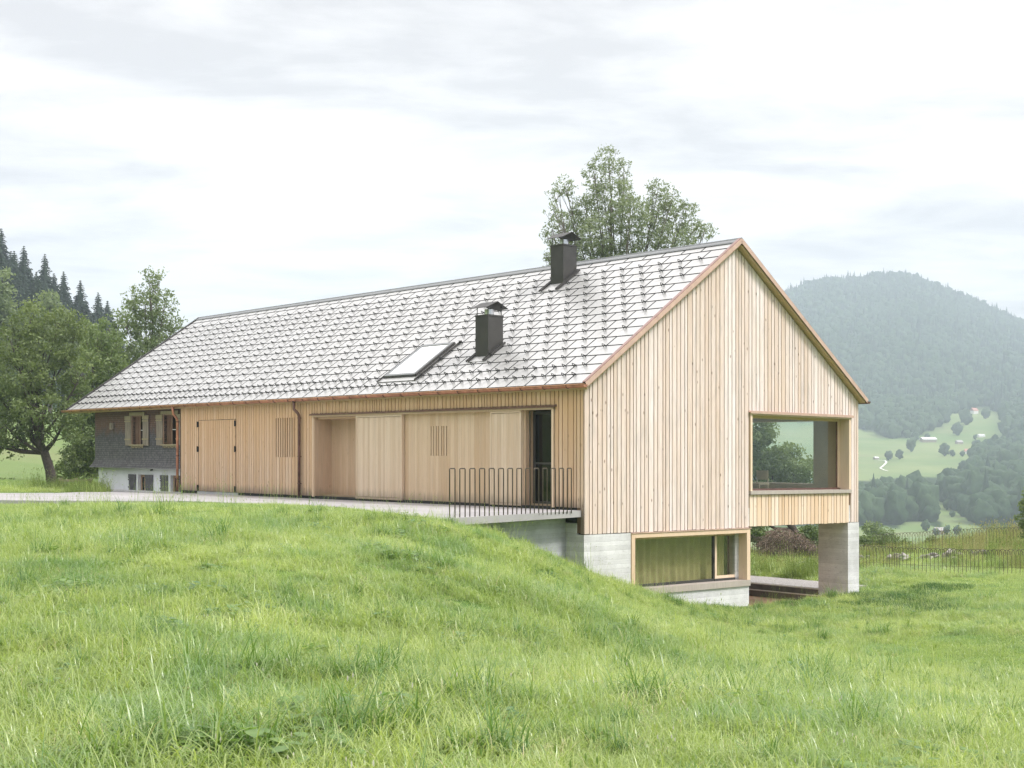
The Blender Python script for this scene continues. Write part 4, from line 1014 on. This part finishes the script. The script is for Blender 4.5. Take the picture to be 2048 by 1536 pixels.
def tree(name, base, H_, lobes, leafmat, barkmat, label, cat='tree', group=None, leaf=.07, per=28, dens=1., trunk_r=.2, lean=(0, 0), cl=.38, aspect=.5, top=None, limbs=True, seed=0, fill=.75):
    rg = np.random.default_rng(seed+5); base = np.array(base, float)
    C, Rd = [], []
    for (x, y, z, rx, ry, rz) in lobes:
        n = max(8, int(dens*8*rx*ry*rz/(cl**3)*1.1)); d = rg.normal(size=(n, 3)); d /= np.linalg.norm(d, axis=1)[:, None]
        rad = rg.random(n)**(1/3.)*(1-fill*0)+0; rad = np.where(rg.random(n) < fill, .62+.38*rg.random(n), rad)
        q = np.array([x, y, z])+d*rad[:, None]*np.array([rx, ry, rz])
        C.append(q); Rd.append(cl*rg.uniform(.5, 1.15, n))
    C = np.concatenate(C); Rd = np.concatenate(Rd)
    V, F, tone = leaves(C, Rd, per, leaf, aspect, rg=rg)
    root = empty(name, base, label, cat, group)
    b = MB(ident); cz = np.mean([l[2] for l in lobes]); tp = np.array(top if top is not None else [np.mean([l[0] for l in lobes]), np.mean([l[1] for l in lobes]), cz+.25*(max(l[2]+l[5] for l in lobes)-cz)])
    pts = []; K = 7
    for k in range(K+1):
        s = k/K; p = base*(1-s)+tp*s+np.array([lean[0], lean[1], 0])*math.sin(s*math.pi)+(rg.normal(0, .05, 3)*min(1, H_/6) if 0 < k < K else 0)
        if k == 0: p[2] -= .2
        pts.append(p)
    b.tube(pts, [trunk_r*(1.25 if k == 0 else 1)*(1-.78*k/K) for k in range(K+1)], 9)
    if limbs:
        for (x, y, z, rx, ry, rz) in lobes:
            tgt = np.array([x, y, z+rz*.3]); s = min(.9, max(.3, (z-base[2])/(tp[2]-base[2]+1e-6)*.6)); i = int(s*K); st_ = np.array(pts[i])
            mid = (st_+tgt)/2+np.array([0, 0, -.12*np.linalg.norm(tgt-st_)])+rg.normal(0, .12, 3); r0 = trunk_r*(1-.78*s)*.62
            b.tube([st_, st_*.4+mid*.6+rg.normal(0, .05, 3), mid*.45+tgt*.55, tgt], [r0, r0*.7, r0*.42, .012], 6)
            d2 = ((C-tgt)**2).sum(1); near_ = np.argsort(d2)[:40]
            for j in rg.choice(near_, min(7, len(near_)), replace=False):
                u_ = rg.uniform(.35, .95); s0 = mid*(1-u_)+tgt*u_; e = C[j]
                b.tube([s0, (s0+e)/2+rg.normal(0, .08, 3), e], [r0*.33, r0*.2, .008], 4, cap=False)
    b.build('trunk', barkmat, root, smooth=True)
    mesh_obj('crown', V, F, leafmat, root, tone=tone)
    return root
def lob(px, py, rx, ry, Y, dy=0., deep=1.):
    x, y, z = at(px, py, Y+dy); k = (Y+dy)/FPX
    return (x, y, z, rx*k, rx*k*deep, ry*k)
# ash tree behind the roof
Y_ = 58
LB = [(1216,322,32,32,0),(1188,352,28,38,-.5),(1248,345,20,40,.5),(1222,395,55,42,0),(1170,420,34,36,.8),(1262,430,50,48,-.8),(1128,372,28,24,.5),(1108,392,18,18,0),(1108,428,24,24,-.6),(1104,468,24,34,.4),(1145,455,40,44,.8),(1205,470,55,50,-.5),
      (1318,378,28,26,.3),(1345,402,28,30,-.3),(1318,432,46,44,.6),(1372,428,30,30,-.3),(1385,462,30,28,.2),(1412,462,24,20,.4),(1350,480,50,38,-.6),(1285,500,60,44,.5),(1180,515,60,40,.2),(1120,512,34,38,.3),(1095,520,16,20,0),(1240,540,80,34,0),(1340,535,60,30,0),(1140,550,50,25,0)]
tree('ash_tree', at(1240, 1085, Y_)[:2]+(-3.6,), 17, [lob(a, b_, c*.92, d*.92, Y_, e) for a, b_, c, d, e in LB], M['leaf_ash'], M['bark_grey'],
     'tall airy ash tree rising behind the roof ridge', leaf=.07, per=9, dens=.32, trunk_r=.18, cl=.21, aspect=.33, fill=.4, seed=3, top=at(1222, 400, Y_))
# apple tree behind, seen through the picture window and under the overhang
Y_ = 56
LB = [(1450,870,60,50,1),(1500,860,50,45,-1),(1480,920,60,40,0),(1545,925,42,34,0),(1580,905,26,22,.5),(1600,940,34,26,-.5),(1630,935,22,16,.5),(1560,965,46,22,.6),(1610,970,30,18,.2),(1520,985,60,26,-.3),(1440,960,50,40,.4),(1470,1015,70,30,0),(1400,900,60,60,.5)]
tree('apple_tree', (at(1612, 1118, Y_)[0], Y_, gz(at(1612, 0, Y_)[0], Y_)), 5, [lob(a, b_, c, d, Y_, e) for a, b_, c, d, e in LB], M['leaf_apple'], M['bark'],
     'gnarled apple tree behind the house seen through the picture window', leaf=.075, per=26, dens=.75, trunk_r=.20, cl=.32, lean=(.2, 0), seed=8, top=at(1500, 935, Y_))
# left side trees
Y_ = 58
LB = [(60,640,45,38,0),(120,650,48,40,.6),(20,690,50,44,-.8),(90,700,60,46,0),(150,690,36,42,.8),(40,750,62,44,-1),(110,760,62,44,.6),(165,752,24,38,-.5),(20,810,60,40,.3),(85,820,62,42,-.8),(150,815,30,36,.8),(-30,760,50,60,0),(10,860,50,34,-.4),(60,870,40,28,.3),(120,868,36,20,-.3),(-20,890,40,20,.3),(20,896,26,18,.3)]
tree('apple_tree', (at(108, 0, Y_)[0], Y_, gz(at(108, 0, Y_)[0], Y_)), 7, [lob(a, b_, c, d, Y_, e) for a, b_, c, d, e in LB], M['leaf_apple'], M['bark'],
     'old broad-crowned apple tree with dark trunk beside the farm track', leaf=.075, per=20, dens=.40, trunk_r=.23, cl=.36, seed=12, lean=(-.3, 0), top=at(75, 740, Y_))
Y_ = 68
LB = [(300,565,22,32,0),(318,560,16,22,.3),(290,610,34,34,0),(262,600,18,34,.5),(330,610,26,34,-.5),(300,655,50,40,.5),(250,660,26,44,-.5),(352,660,24,34,.3),(310,710,66,44,0),(245,730,36,50,.5),(368,700,24,34,.3),(300,780,90,50,0),(385,690,8,30,0),(400,655,7,14,0),(340,750,60,50,.5)]
tree('birch_tree', (at(305, 0, Y_)[0], Y_, gz(at(305, 0, Y_)[0], Y_)), 10, [lob(a, b_, c*.95, d, Y_, e) for a, b_, c, d, e in LB], M['leaf_light'], M['bark_grey'],
     'pale loose-leaved tree with several tips just left of the ridge end', leaf=.075, per=12, dens=.42, trunk_r=.15, cl=.30, seed=21, top=at(302, 600, Y_), fill=.4)
Y_ = 63
LB = [(195,690,30,40,0),(225,700,30,40,.5),(185,740,36,40,-.5),(230,760,44,50,.3),(180,800,44,50,.6),(240,830,50,50,-.3),(160,860,40,50,.3),(200,900,50,50,-.4),(260,900,60,50,.4),(150,925,34,34,0),(170,650,18,22,.3)]
tree('lime_tree', (at(205, 0, Y_)[0], Y_, gz(at(205, 0, Y_)[0], Y_)), 8, [lob(a, b_, c, d, Y_, e) for a, b_, c, d, e in LB], M['leaf_bush'], M['bark'],
     'dense green tree close to the end of the old shingled wall', leaf=.08, per=26, dens=.6, trunk_r=.17, cl=.42, seed=31)
Y_ = 62
LB = [(150,930,30,26,0),(165,900,22,30,.3),(135,945,24,18,.4),(180,930,26,30,.2)]
tree('bush', (at(155, 0, Y_)[0], Y_, gz(at(155, 0, Y_)[0], Y_)), 2, [lob(a, b_, c, d, Y_, e) for a, b_, c, d, e in LB], M['leaf_apple'], M['bark'], 'dark bush between the apple trunk and the old wall', cat='bush', leaf=.07, per=26, dens=.7, trunk_r=.05, cl=.3, seed=33)
Y_ = 150
for i, (px, LBx, lab) in enumerate([(15, [(5,560,22,30,0),(0,610,34,40,0),(10,660,40,40,2),(-30,640,40,50,0),(0,720,60,50,0)], 'pale weeping birch at the left edge below the spruces'),
                     (100, [(100,600,22,20,0),(85,640,34,32,0),(120,645,28,28,2),(90,690,60,40,0)], 'round light green tree in front of the dark spruces'),
                     (55, [(50,640,24,26,0),(45,680,44,40,1),(60,720,60,40,0)], 'mid green tree between the weeping birch and the round tree'),
                     (165, [(170,665,24,20,0),(150,700,40,30,0),(180,720,40,30,2)], 'small light tree low on the wooded slope')]):
    x = (px-CX)/FPX*Y_
    tree('broadleaf_tree', (x, Y_, gz(x, Y_)), 12, [lob(a, b_, c, d, Y_, e) for a, b_, c, d, e in LBx], M['leaf_light'], M['bark'], lab, leaf=.22, per=20, dens=.8, trunk_r=.25, cl=.9, seed=40+i)
Y_ = 75
for i, (pxb, LBx, lab) in enumerate([(20, [(10,975,40,14,0),(50,978,34,12,0),(-20,972,34,16,0)], 'olive scrub on the slope at the left edge behind the track'),
                         (-30, [(-40,800,60,70,0),(-60,900,60,50,0),(-20,860,40,40,1)], 'tree cut off by the left edge of the picture'),
                         (215, [(215,665,26,30,0),(240,640,20,26,.5),(200,700,34,34,.4)], 'feathery tree between the lime and the pale loose tree')]):
    x = (pxb-CX)/FPX*Y_
    tree('broadleaf_tree' if i else 'bush', (x, Y_, gz(x, Y_)), 3, [lob(a, b_, c, d, Y_, e) for a, b_, c, d, e in LBx], M['leaf_bush'], M['bark'], lab, cat='tree' if i else 'bush', leaf=.10, per=20, dens=.5, trunk_r=.12, cl=.42, seed=90+i)
# bushes beyond the court
for i, (Y_, pxb, LBx, lab) in enumerate([(55, 1515, [(1515,1068,26,20,0),(1500,1060,22,24,.3),(1540,1080,24,14,0)], 'round green bush behind the fence left of the brush pile'),
                     (54, 1612, [(1612,1075,22,26,0),(1630,1062,14,20,.2),(1600,1095,16,16,.2),(1628,1098,14,24,.1)], 'upright willow bush between the brush pile and the column'),
                     (57, 1560, [(1555,1085,40,14,0),(1590,1085,30,14,.3)], 'low green bush behind the brush pile'),
                     (50.5, 2052, [(2048,1030,14,26,0),(2056,1060,14,30,.2),(2060,1000,14,24,.1)], 'leafy sapling at the right edge beside the fence'),
                     (62, 1755, [(1745,1082,34,10,0),(1790,1084,26,8,0)], 'low scrub beyond the far fence near the column'),
                     (63, 1870, [(1868,1088,22,13,0)], 'small dark bush beyond the far fence'),
                     (130, 1770, [(1775,1070,18,14,0),(1745,1062,22,16,2)], 'round tree crown showing over the far fence')]):
    x = (pxb-CX)/FPX*Y_
    tree('bush', (x, Y_, gz(x, Y_)), 2, [lob(a, b_, c, d, Y_, e) for a, b_, c, d, e in LBx], M['leaf_bush'] if i != 5 else M['leaf_apple'], M['bark'], lab, cat='bush', leaf=.06*(1 if Y_ < 100 else 2.2), per=24, dens=1., trunk_r=.04, cl=.24*(1 if Y_ < 100 else 2.4), seed=60+i)
# ---- spruces on the left slope
def spruce_mesh(seed, h=22., r=3.2):
    rg = np.random.default_rng(seed); V = []; F = []; Tn = []; n = 62
    for i in range(n):
        s = (i+.5)/n; z = h*(.10+.90*s); L0 = r*(1-s)**.72*rg.uniform(.8, 1.15)+.15; nb = max(5, int(13*(1-s)+5)); ph_ = rg.random()*6.28
        for j in range(nb):
            an = ph_+6.283*j/nb+rg.normal(0, .15); L = L0*rg.uniform(.65, 1.15); d = np.array([math.cos(an), math.sin(an), 0]); sd_ = np.array([-d[1], d[0], 0])
            tone = np.clip(rg.normal(.5, .22), 0, 1)
            for k in range(5):
                a0, a1 = k/5, (k+1.15)/5; w0 = L*.30*(1-a0*.7)*rg.uniform(.6, 1.2); drop = lambda q: .10*L*q+.30*L*q*q-.14*L*q**3
                p0 = d*L*a0+np.array([0, 0, z-drop(a0)]); p1 = d*L*a1+np.array([0, 0, z-drop(a1)-rg.uniform(0, .25)]); sg = rg.uniform(-.35, .35)
                b = len(V); V += [p0-sd_*w0, p0+sd_*w0+np.array([0, 0, sg*w0]), p1+sd_*w0*.6-np.array([0, 0, .35*w0]), p1-sd_*w0*.6-np.array([0, 0, .35*w0])]
                F.append((b, b+1, b+2, b+3)); Tn.append(tone)
                b = len(V); V += [p0, p1, p1-np.array([0, 0, w0*.9]), p0-np.array([0, 0, w0*1.1])]; F.append((b, b+1, b+2, b+3)); Tn.append(tone*.8)
    return raw_mesh('crown', V, F, M['needles'], Tn)
SP = [spruce_mesh(200+i, 22, 3.9+.3*i) for i in range(3)]
tb = MB(ident); tb.tube([(0, 0, -.5), (0, 0, 8), (0, 0, 21.6)], [.32, .22, .03], 7)
trunk_me = None
SPR = [(2,455,262),(-14,480,250),(28,500,255),(48,490,262),(18,530,240),(62,540,248),(90,506,258),(78,560,236),(108,545,262),(127,541,255),(140,590,240),(118,600,230),(161,559,252),(172,600,262),(150,630,232),(196,583,250),(215,600,262),(206,625,240),(228,640,255),(-40,470,245),(-60,440,262),(40,560,232),(184,640,230),(240,660,262),(58,596,225),(-30,540,228),(10,585,222),(96,625,222),(-80,500,240)]
WHERE = ['tallest at the left edge', 'beside the tallest at the left edge', 'leaning into the second gap from the left', 'second tall tip from the left edge', 'in the left mass', 'below the second tip', 'third tall tip with a narrow crown', 'under the third tip',
 'just right of the third tip', 'fourth tip of the row', 'below the fourth tip', 'low in the middle of the wood', 'slender fifth tip against the sky', 'right beside the fifth tip', 'low right of the middle', 'sixth tip standing near the end', 'next to the sixth tip', 'half hidden by the sixth', 'last but one before the pale tree',
 'outer left', 'farthest left', 'lower left mass', 'lowest near the right end', 'last one before the pale tree', 'behind the round light tree', 'behind the weeping birch', 'low at the left edge', 'just above the round light tree', 'beyond the left edge']
for k in range(26):
    px = RNG.uniform(-100, 225); SPR.append((px, np.interp(px, [-90, 0, 60, 130, 200, 250], [450, 478, 525, 572, 606, 660])+RNG.uniform(0, 28), RNG.uniform(240, 285))); WHERE.append('')
for k in range(34):
    px = RNG.uniform(-90, 250); SPR.append((px, np.interp(px, [-90, 0, 60, 130, 200, 250], [480, 500, 535, 580, 622, 668])+RNG.uniform(5, 60), RNG.uniform(215, 275))); WHERE.append('')
for i, (px, py, Yd) in enumerate(SPR):
    x = (px-CX)/FPX*Yd; ztip = (CY-py)/FPX*Yd; zg = gz(x, Yd)
    root = empty('spruce_tree', (x, Yd, zg), ('dark spruce on the left slope, '+WHERE[i]) if WHERE[i] else 'dark spruce standing between the tall tips on the left slope', 'spruce', 'spruces on the left slope')
    s = max(.5, (ztip-zg)/22.)
    if trunk_me is None:
        t0_ = tb.build('trunk', M['bark'], origin=(0, 0, 0)); trunk_me = t0_.data; tk = t0_
    else: tk = bpy.data.objects.new('trunk', trunk_me); col.objects.link(tk)
    tk.parent = root; tk.location = (0, 0, 0)
    cr = bpy.data.objects.new('crown', SP[i % 3]); col.objects.link(cr); cr.parent = root
    root.scale = (min(s, 1.25)*RNG.uniform(.85, 1.1), min(s, 1.25), s); root.rotation_euler = (0, 0, RNG.random()*6.28)
# ---- woods: far crowns as one mass
def blob(seed, h=10., r=3.6, conif=False):
    import bmesh
    rg = np.random.default_rng(seed); bm = bmesh.new(); bmesh.ops.create_icosphere(bm, subdivisions=3, radius=1)
    V = np.array([v_.co[:] for v_ in bm.verts]); F = np.array([[v_.index for v_ in f.verts] for f in bm.faces]); bm.free()
    if conif:
        z = (V[:, 2]+1)/2; rad = (1-z)**.85*r*.62*(1+.18*np.sin(z*34)+rg.normal(0, .12, len(V))); a = np.arctan2(V[:, 1], V[:, 0])
        V = np.stack([np.cos(a)*rad, np.sin(a)*rad, z*h*1.25], 1)
    else:
        o_ = rg.uniform(0, 50, 3); d = np.array([mnoise.fractal(tuple(v_*1.5+o_), .7, 2.1, 3) for v_ in V])
        d2 = np.array([mnoise.noise(tuple(v_*4.5+o_)) for v_ in V])
        V = V*(1+.42*d+.16*d2+rg.normal(0, .035, len(V)))[:, None]*np.array([r, r, h*.46]); V[:, 2] += h*.54
    return raw_mesh('crown', V, F, M['needles'] if conif else M['leaf_far'], np.clip(rg.normal(.5, .2, len(F)), 0, 1))
BL = [blob(300+i, 9+.6*i, 3.2+.3*i) for i in range(5)]+[blob(320+i, 12, 3.4, True) for i in range(2)]
def wood_pts(D0, D1, p0, p1, spacing, test):
    area = .5*(D1*D1-D0*D0)*(p1-p0)/FPX; n = int(area/spacing**2)
    Y = np.sqrt(RNG.random(n)*(D1*D1-D0*D0)+D0*D0); px = RNG.uniform(p0, p1, n); x = (px-CX)/FPX*Y; z = ground(x, Y, False)
    ok = test(x, Y, z); return x[ok], Y[ok], z[ok]
def wood(name, D0, D1, p0, p1, sp_, con, label, low=.8, hi=1.3):
    hgt = 10.
    def test(x, Y, z):
        k = forestness(x, Y, z)
        for dz in (0, .5, 1.0): k &= ~is_meadow(x, Y, z+dz*hgt)
        return k
    x, Y, z = wood_pts(D0, D1, p0, p1, sp_, test); n = len(x)
    patch = nz(x, Y, .012, 4); idx = np.where(RNG.random(n) < con*(1+1.2*patch), 5+RNG.integers(0, 2, n), RNG.integers(0, 5, n)); s = RNG.uniform(low, hi, n)
    return scatter(name, np.stack([x, Y, z-1], 1), np.stack([np.zeros(n), np.zeros(n), RNG.random(n)*6.28], 1), np.stack([s, s, s*RNG.uniform(.85, 1.2, n)], 1), idx, BL, label=label, kind='stuff')
wood('mountain_forest', 1080, 2050, 1300, 2450, 5.6, .35, 'hazy mixed forest covering the mountain', .75, 1.25)
wood('valley_forest', 505, 1150, 1380, 2450, 5.0, .045, 'broadleaf forest on the lower valley slope', .7, 1.25)
def wood_left():
    x, Y, z = wood_pts(175, 420, -500, 300, 5.0, lambda x, Y, z: (Y > 200+.0*x)); n = len(x)
    idx = np.where(RNG.random(n) < .5, 5+RNG.integers(0, 2, n), RNG.integers(0, 5, n)); s = RNG.uniform(.7, 1.1, n)
    px = CX+FPX*x/Y; lim = np.interp(px, [-500, 0, 60, 130, 200, 260, 300], [300, 520, 560, 610, 660, 720, 800]); top = CY-FPX*(z+11*s)/Y
    k = top > lim; x, Y, z, idx, s = x[k], Y[k], z[k], idx[k], s[k]; n = len(x)
    scatter('hillside_wood', np.stack([x, Y, z-1], 1), np.stack([np.zeros(n), np.zeros(n), RNG.random(n)*6.28], 1), np.stack([s, s, s], 1), idx, BL, label='mixed wood filling the slope below the spruces', kind='stuff')
wood_left()
# single trees and buildings in the far meadow
def on_slope(px, py, lo=380, hi=1500):
    D = np.linspace(lo, hi, 2000); x = (px-CX)/FPX*D; z = ground(x, D, False); f = CY-FPX*z/D
    i = np.where(f <= py)[0]; i = i[0] if len(i) else -1
    return float(x[i]), float(D[i]), float(z[i])
FT = [(1822,904,30,'round tree beside the barn in the far meadow'),(1778,921,20,'small round tree standing low in the far meadow'),(1799,919,18,'small stemmed tree next to the low round one in the meadow'),(1932,850,28,'large dark tree below the reddish hillside house'),(1915,871,22,'lone tree in the middle of the upper meadow'),(1950,880,12,'little bush left of the pale sheds'),
 (1972,838,22,'tree right of the reddish hillside house'),(1889,913,24,'leafy tree at the left end of the meadow hedge'),(1905,913,12,'second bush of the meadow hedge'),(1925,913,10,'third bush of the meadow hedge'),(1945,912,12,'bush at the right end of the meadow hedge'),(1855,880,14,'tree at the right end of the long barn'),(1832,882,16,'tree behind the left end of the long barn'),(1955,905,22,'tree by the cottage at the wood edge'),
 (1852,1062,18,'tree left of the valley barn'),(1893,1070,20,'tree right of the valley barn'),(1873,1072,16,'tree in front of the valley barn'),(1740,1075,24,'round tree in the lower valley near the column'),(1760,1078,20,'second round tree in the lower valley'),(1915,1070,16,'tree low on the bare strip'),(1893,1020,22,'lone tree on the bare strip of the slope'),(1905,1035,14,'smaller tree below the lone one on the bare strip'),(1927,948,24,'tall tree on the sandy cut at the forest edge')]
for i, (px, py, hp2, lab) in enumerate(FT):
    x, Y, z = on_slope(px, py); hh = hp2*Y/FPX; s = hh/9.5
    root = empty('meadow_tree', (x, Y, z), lab, 'tree', 'single trees in the far meadows')
    cr = bpy.data.objects.new('crown', BL[i % 5]); col.objects.link(cr); cr.parent = root; cr.scale = (s, s, s); cr.location = (0, 0, 0)
    b = MB(ident); b.tube([(x, Y, z-.3), (x, Y, z+hh*.5)], [hh*.03, hh*.02], 5); b.build('trunk', M['bark'], root)
M['far_wall'] = simple('far_wall', (.30, .25, .21), .9); M['far_white'] = simple('far_white', (.72, .70, .68), .9)
M['far_roof'] = simple('far_roof', (.36, .33, .33), .8, 0, .1); M['far_red'] = simple('far_red', (.42, .20, .16), .8, 0, .1); M['far_pale'] = simple('far_pale', (.66, .66, .66), .6, 0, .05)
FB = [(1856,884,30,9,.10,'far_wall','far_pale','long low barn with pale roof beside the upper forest'),(1918,888,14,7,.3,'far_wall','far_roof','small square shed alone in the bright meadow'),(1948,828,16,12,.6,'far_white','far_red','reddish roofed house high in the meadow'),(1938,908,18,10,-.2,'far_white','far_red','cottage in the hedge near the wood edge'),
      (1879,1068,24,12,.25,'far_wall','far_roof','brown valley barn with grey roof beyond the fence'),(1752,919,11,5,.5,'far_wall','far_pale','tiny hut at the start of the white track'),(1962,874,14,5,.2,'far_white','far_pale','pale sheds between the small bush and the wood'),(1998,884,16,8,-.3,'far_white','far_pale','white farm building at the corner of the wood'),(2040,838,16,5,.0,'far_white','far_pale','white roofed building near the right edge of the slope')]
for px, py, wpx, hpx, rz, wm, rm, lab in FB:
    x, Y, z = on_slope(px, py); k = Y/FPX; W_2, hh = wpx*k/2, hpx*k; D2 = W_2*.7
    root = empty('farm_building', (x, Y, z), lab, 'building')
    c_, s_ = math.cos(rz), math.sin(rz); fr = lambda a, b_, c2: (x+a*c_-b_*s_, Y+a*s_+b_*c_, z+c2)
    b = MB(fr); b.box(-W_2*.92, W_2*.92, -D2*.9, D2*.9, -1, hh*.55); b.build('wall', M[wm], root)
    b = MB(fr)
    for sg in (-1, 1): b.hexa([(-W_2, sg*D2, hh*.5), (W_2, sg*D2, hh*.5), (-W_2, 0, hh), (W_2, 0, hh), (-W_2, sg*D2, hh*.5+.2), (W_2, sg*D2, hh*.5+.2), (-W_2, 0, hh+.2), (W_2, 0, hh+.2)])
    b.build('roof', M[rm], root)
# white track in the meadow
b = MB(ident); TRK = [(1755,922),(1770,923),(1773,926),(1765,935),(1760,938),(1768,942),(1776,944)]; TRK = [on_slope(*p) for p in TRK]
for i in range(len(TRK)-1):
    p, q = TRK[i], TRK[i+1]; dx, dy = q[0]-p[0], q[1]-p[1]; l = math.hypot(dx, dy) or 1; nx_, ny_ = -dy/l*.5, dx/l*.5
    for k in range(6):
        a, c2 = k/6, (k+1)/6; A_ = (p[0]+dx*a, p[1]+dy*a); B_ = (p[0]+dx*c2, p[1]+dy*c2)
        P = [(A_[0]-nx_, A_[1]-ny_), (B_[0]-nx_, B_[1]-ny_), (B_[0]+nx_, B_[1]+ny_), (A_[0]+nx_, A_[1]+ny_)]
        b.quad(*[(u_, v_, gz(u_, v_)+.6) for u_, v_ in P])
tag(b.build('track', M['far_white']), 'white gravel track winding through the far meadow', kind='structure')
# ---- fence, pond, stones, brush pile, rail fence
def wire_fence(path, label, pitch=.127, ht=.86):
    P = [Vector((at(px, 0, Yd)[0], Yd, 0)) for px, Yd in path]; L = [0]
    for i in range(len(P)-1): L.append(L[-1]+(P[i+1]-P[i]).length)
    def pos(s):
        i = max(j for j in range(len(P)-1) if L[j] <= s+1e-6); d = (P[i+1]-P[i]).normalized(); p = P[i]+d*(s-L[i]); return p, d
    p0 = P[0]; root = empty('hoop_fence', (p0.x, p0.y, gz(p0.x, p0.y)), label, 'fence')
    n = int(L[-1]/pitch)-2; per = 20
    for i0 in range(0, n, per):
        b = MB(ident)
        for i in range(i0, min(n, i0+per)):
            s = i*pitch; p, d = pos(s); z = gz(p.x, p.y)+random.uniform(-.015, .015); wd = pitch*1.6; r_ = wd/2
            pts = [(p.x, p.y, z-.1), (p.x, p.y, z+ht-r_)]+[(p.x+d.x*r_*(1-math.cos(q)), p.y+d.y*r_*(1-math.cos(q)), z+ht-r_+r_*math.sin(q)) for q in (.5, 1.05, 1.57, 2.1, 2.65)]
            pts += [(p.x+d.x*wd, p.y+d.y*wd, z+ht-r_), (p.x+d.x*wd, p.y+d.y*wd, z+ht*.80)]
            b.tube(pts, .0085, 4, cap=False)
        for zz in (.28,):
            pa, _ = pos(i0*pitch); pb, _ = pos(min(n, i0+per)*pitch); b.tube([(pa.x, pa.y, gz(pa.x, pa.y)+zz), (pb.x, pb.y, gz(pb.x, pb.y)+zz)], .005, 4, cap=False)
        b.build('fence_panel', M['bronze'], root)
wire_fence([(1440, 53.5), (1560, 50), (1720, 46.9), (1775, 46.2), (1800, 45.6), (2048, 43.8), (2400, 42)], 'rusty bow-topped wire fence nearest the lawn')
wire_fence([(1745, 54.3), (1900, 53.8), (2048, 53.4), (2350, 53)], 'bow-topped wire fence on the far side of the pond')
pond = [at(p, 0, Yd)[:2] for p, Yd in ((1790, 47.6), (1870, 46.6), (1960, 46.8), (1975, 48.5), (1930, 50.6), (1840, 51), (1780, 49.6))]
prism('pond_water', pond, lambda x, y: -3.36, .3, M['pond'], label='small garden pond behind the fence', kind='structure')
sb = None
import bmesh
for i in range(44):
    px = RNG.uniform(1715, 1985); Yd = 51.4+RNG.normal(0, .35); x = (px-CX)/FPX*Yd
    if i >= 38: px = RNG.uniform(1600, 1650); Yd = 48+RNG.normal(0, .8); x = (px-CX)/FPX*Yd
    z = gz(x, Yd)
    if sb is None:
        bm = bmesh.new(); bmesh.ops.create_icosphere(bm, subdivisions=2, radius=.28)
        for v_ in bm.verts: v_.co *= 1+.5*mnoise.noise(v_.co*4); v_.co.z *= .6
        me = bpy.data.meshes.new('stone'); bm.to_mesh(me); bm.free(); me.materials.append(M['stone']); sb = me
        me.polygons.foreach_set('use_smooth', [True]*len(me.polygons))
    o = bpy.data.objects.new('stone', sb); col.objects.link(o); o.location = (x, Yd, z+.1); o.rotation_euler = (RNG.random(), RNG.random(), RNG.random()*6)
    s = RNG.uniform(.22, .6); o.scale = (s*1.5, s, s*.8)
    tag(o, 'pale rough stone on the bank behind the hoop fence', 'stone', 'pale stones round the pond')
b = MB(ident); rg = np.random.default_rng(5); Y_ = 52
for i in range(900):
    t_ = rg.random(); px = 1528+t_*115; hz = np.interp(t_, [0, .25, .5, .75, 1], [.5, 1.12, 1.0, .65, .3])
    x = (px-CX)/FPX*Y_+rg.normal(0, .1); y = Y_+rg.normal(0, .55); z0 = gz(x, y)+hz*rg.random()**.6*1.05; a = rg.normal(.35, .5); l = rg.uniform(.3, .7); dy = rg.normal(0, .25)
    up = rg.uniform(-.25, .2)
    b.tube([(x-math.cos(a)*l/2, y-dy, z0-math.sin(a)*.1), (x, y, z0+.08+abs(up)*.2), (x+math.cos(a)*l/2, y+dy, z0-.18+up*.3)], [.011, .009, .005], 3, cap=False)
tag(b.build('brush_pile', M['stick']), 'heap of cut brown branches behind the fence under the overhang', 'brush pile')
Y_ = 57; x0 = at(122, 0, Y_)[0]; rf = empty('rail_fence', (x0, Y_, gz(x0, Y_)), 'low wooden rail fence beside the old apple trunk', 'fence')
for px in (121, 152, 182):
    x = at(px, 0, Y_)[0]; z = gz(x, Y_); b = MB(ident); b.box(x-.06, x+.06, Y_-.06, Y_+.06, z-.2, z+.42); b.build('post', M['fence_wood'], rf)
b = MB(ident); z = gz(x0, Y_); b.box(x0, at(184, 0, Y_)[0], Y_-.10, Y_-.062, z+.24, z+.36); b.build('rail', M['fence_wood'], rf)
# ------------------------------------------------------------------ haze: one closed box of even air
hz = MB(ident); hz.box(-3300, 3300, -3250, 2350, -60, 330); ho = hz.build('haze', M['black'])
hm = bpy.data.materials.new('haze'); hm.use_nodes = True; t = NT(hm.node_tree); t.n.clear()
pv = t.new('ShaderNodeVolumePrincipled'); pv.inputs['Color'].default_value = (.75, .86, 1.0, 1); pv.inputs['Density'].default_value = .00047; pv.inputs['Anisotropy'].default_value = .1
t.l.new(pv.outputs[0], t.new('ShaderNodeOutputMaterial').inputs['Volume'])
ho.data.materials.clear(); ho.data.materials.append(hm); tag(ho, 'pale morning haze in the valley', kind='stuff')
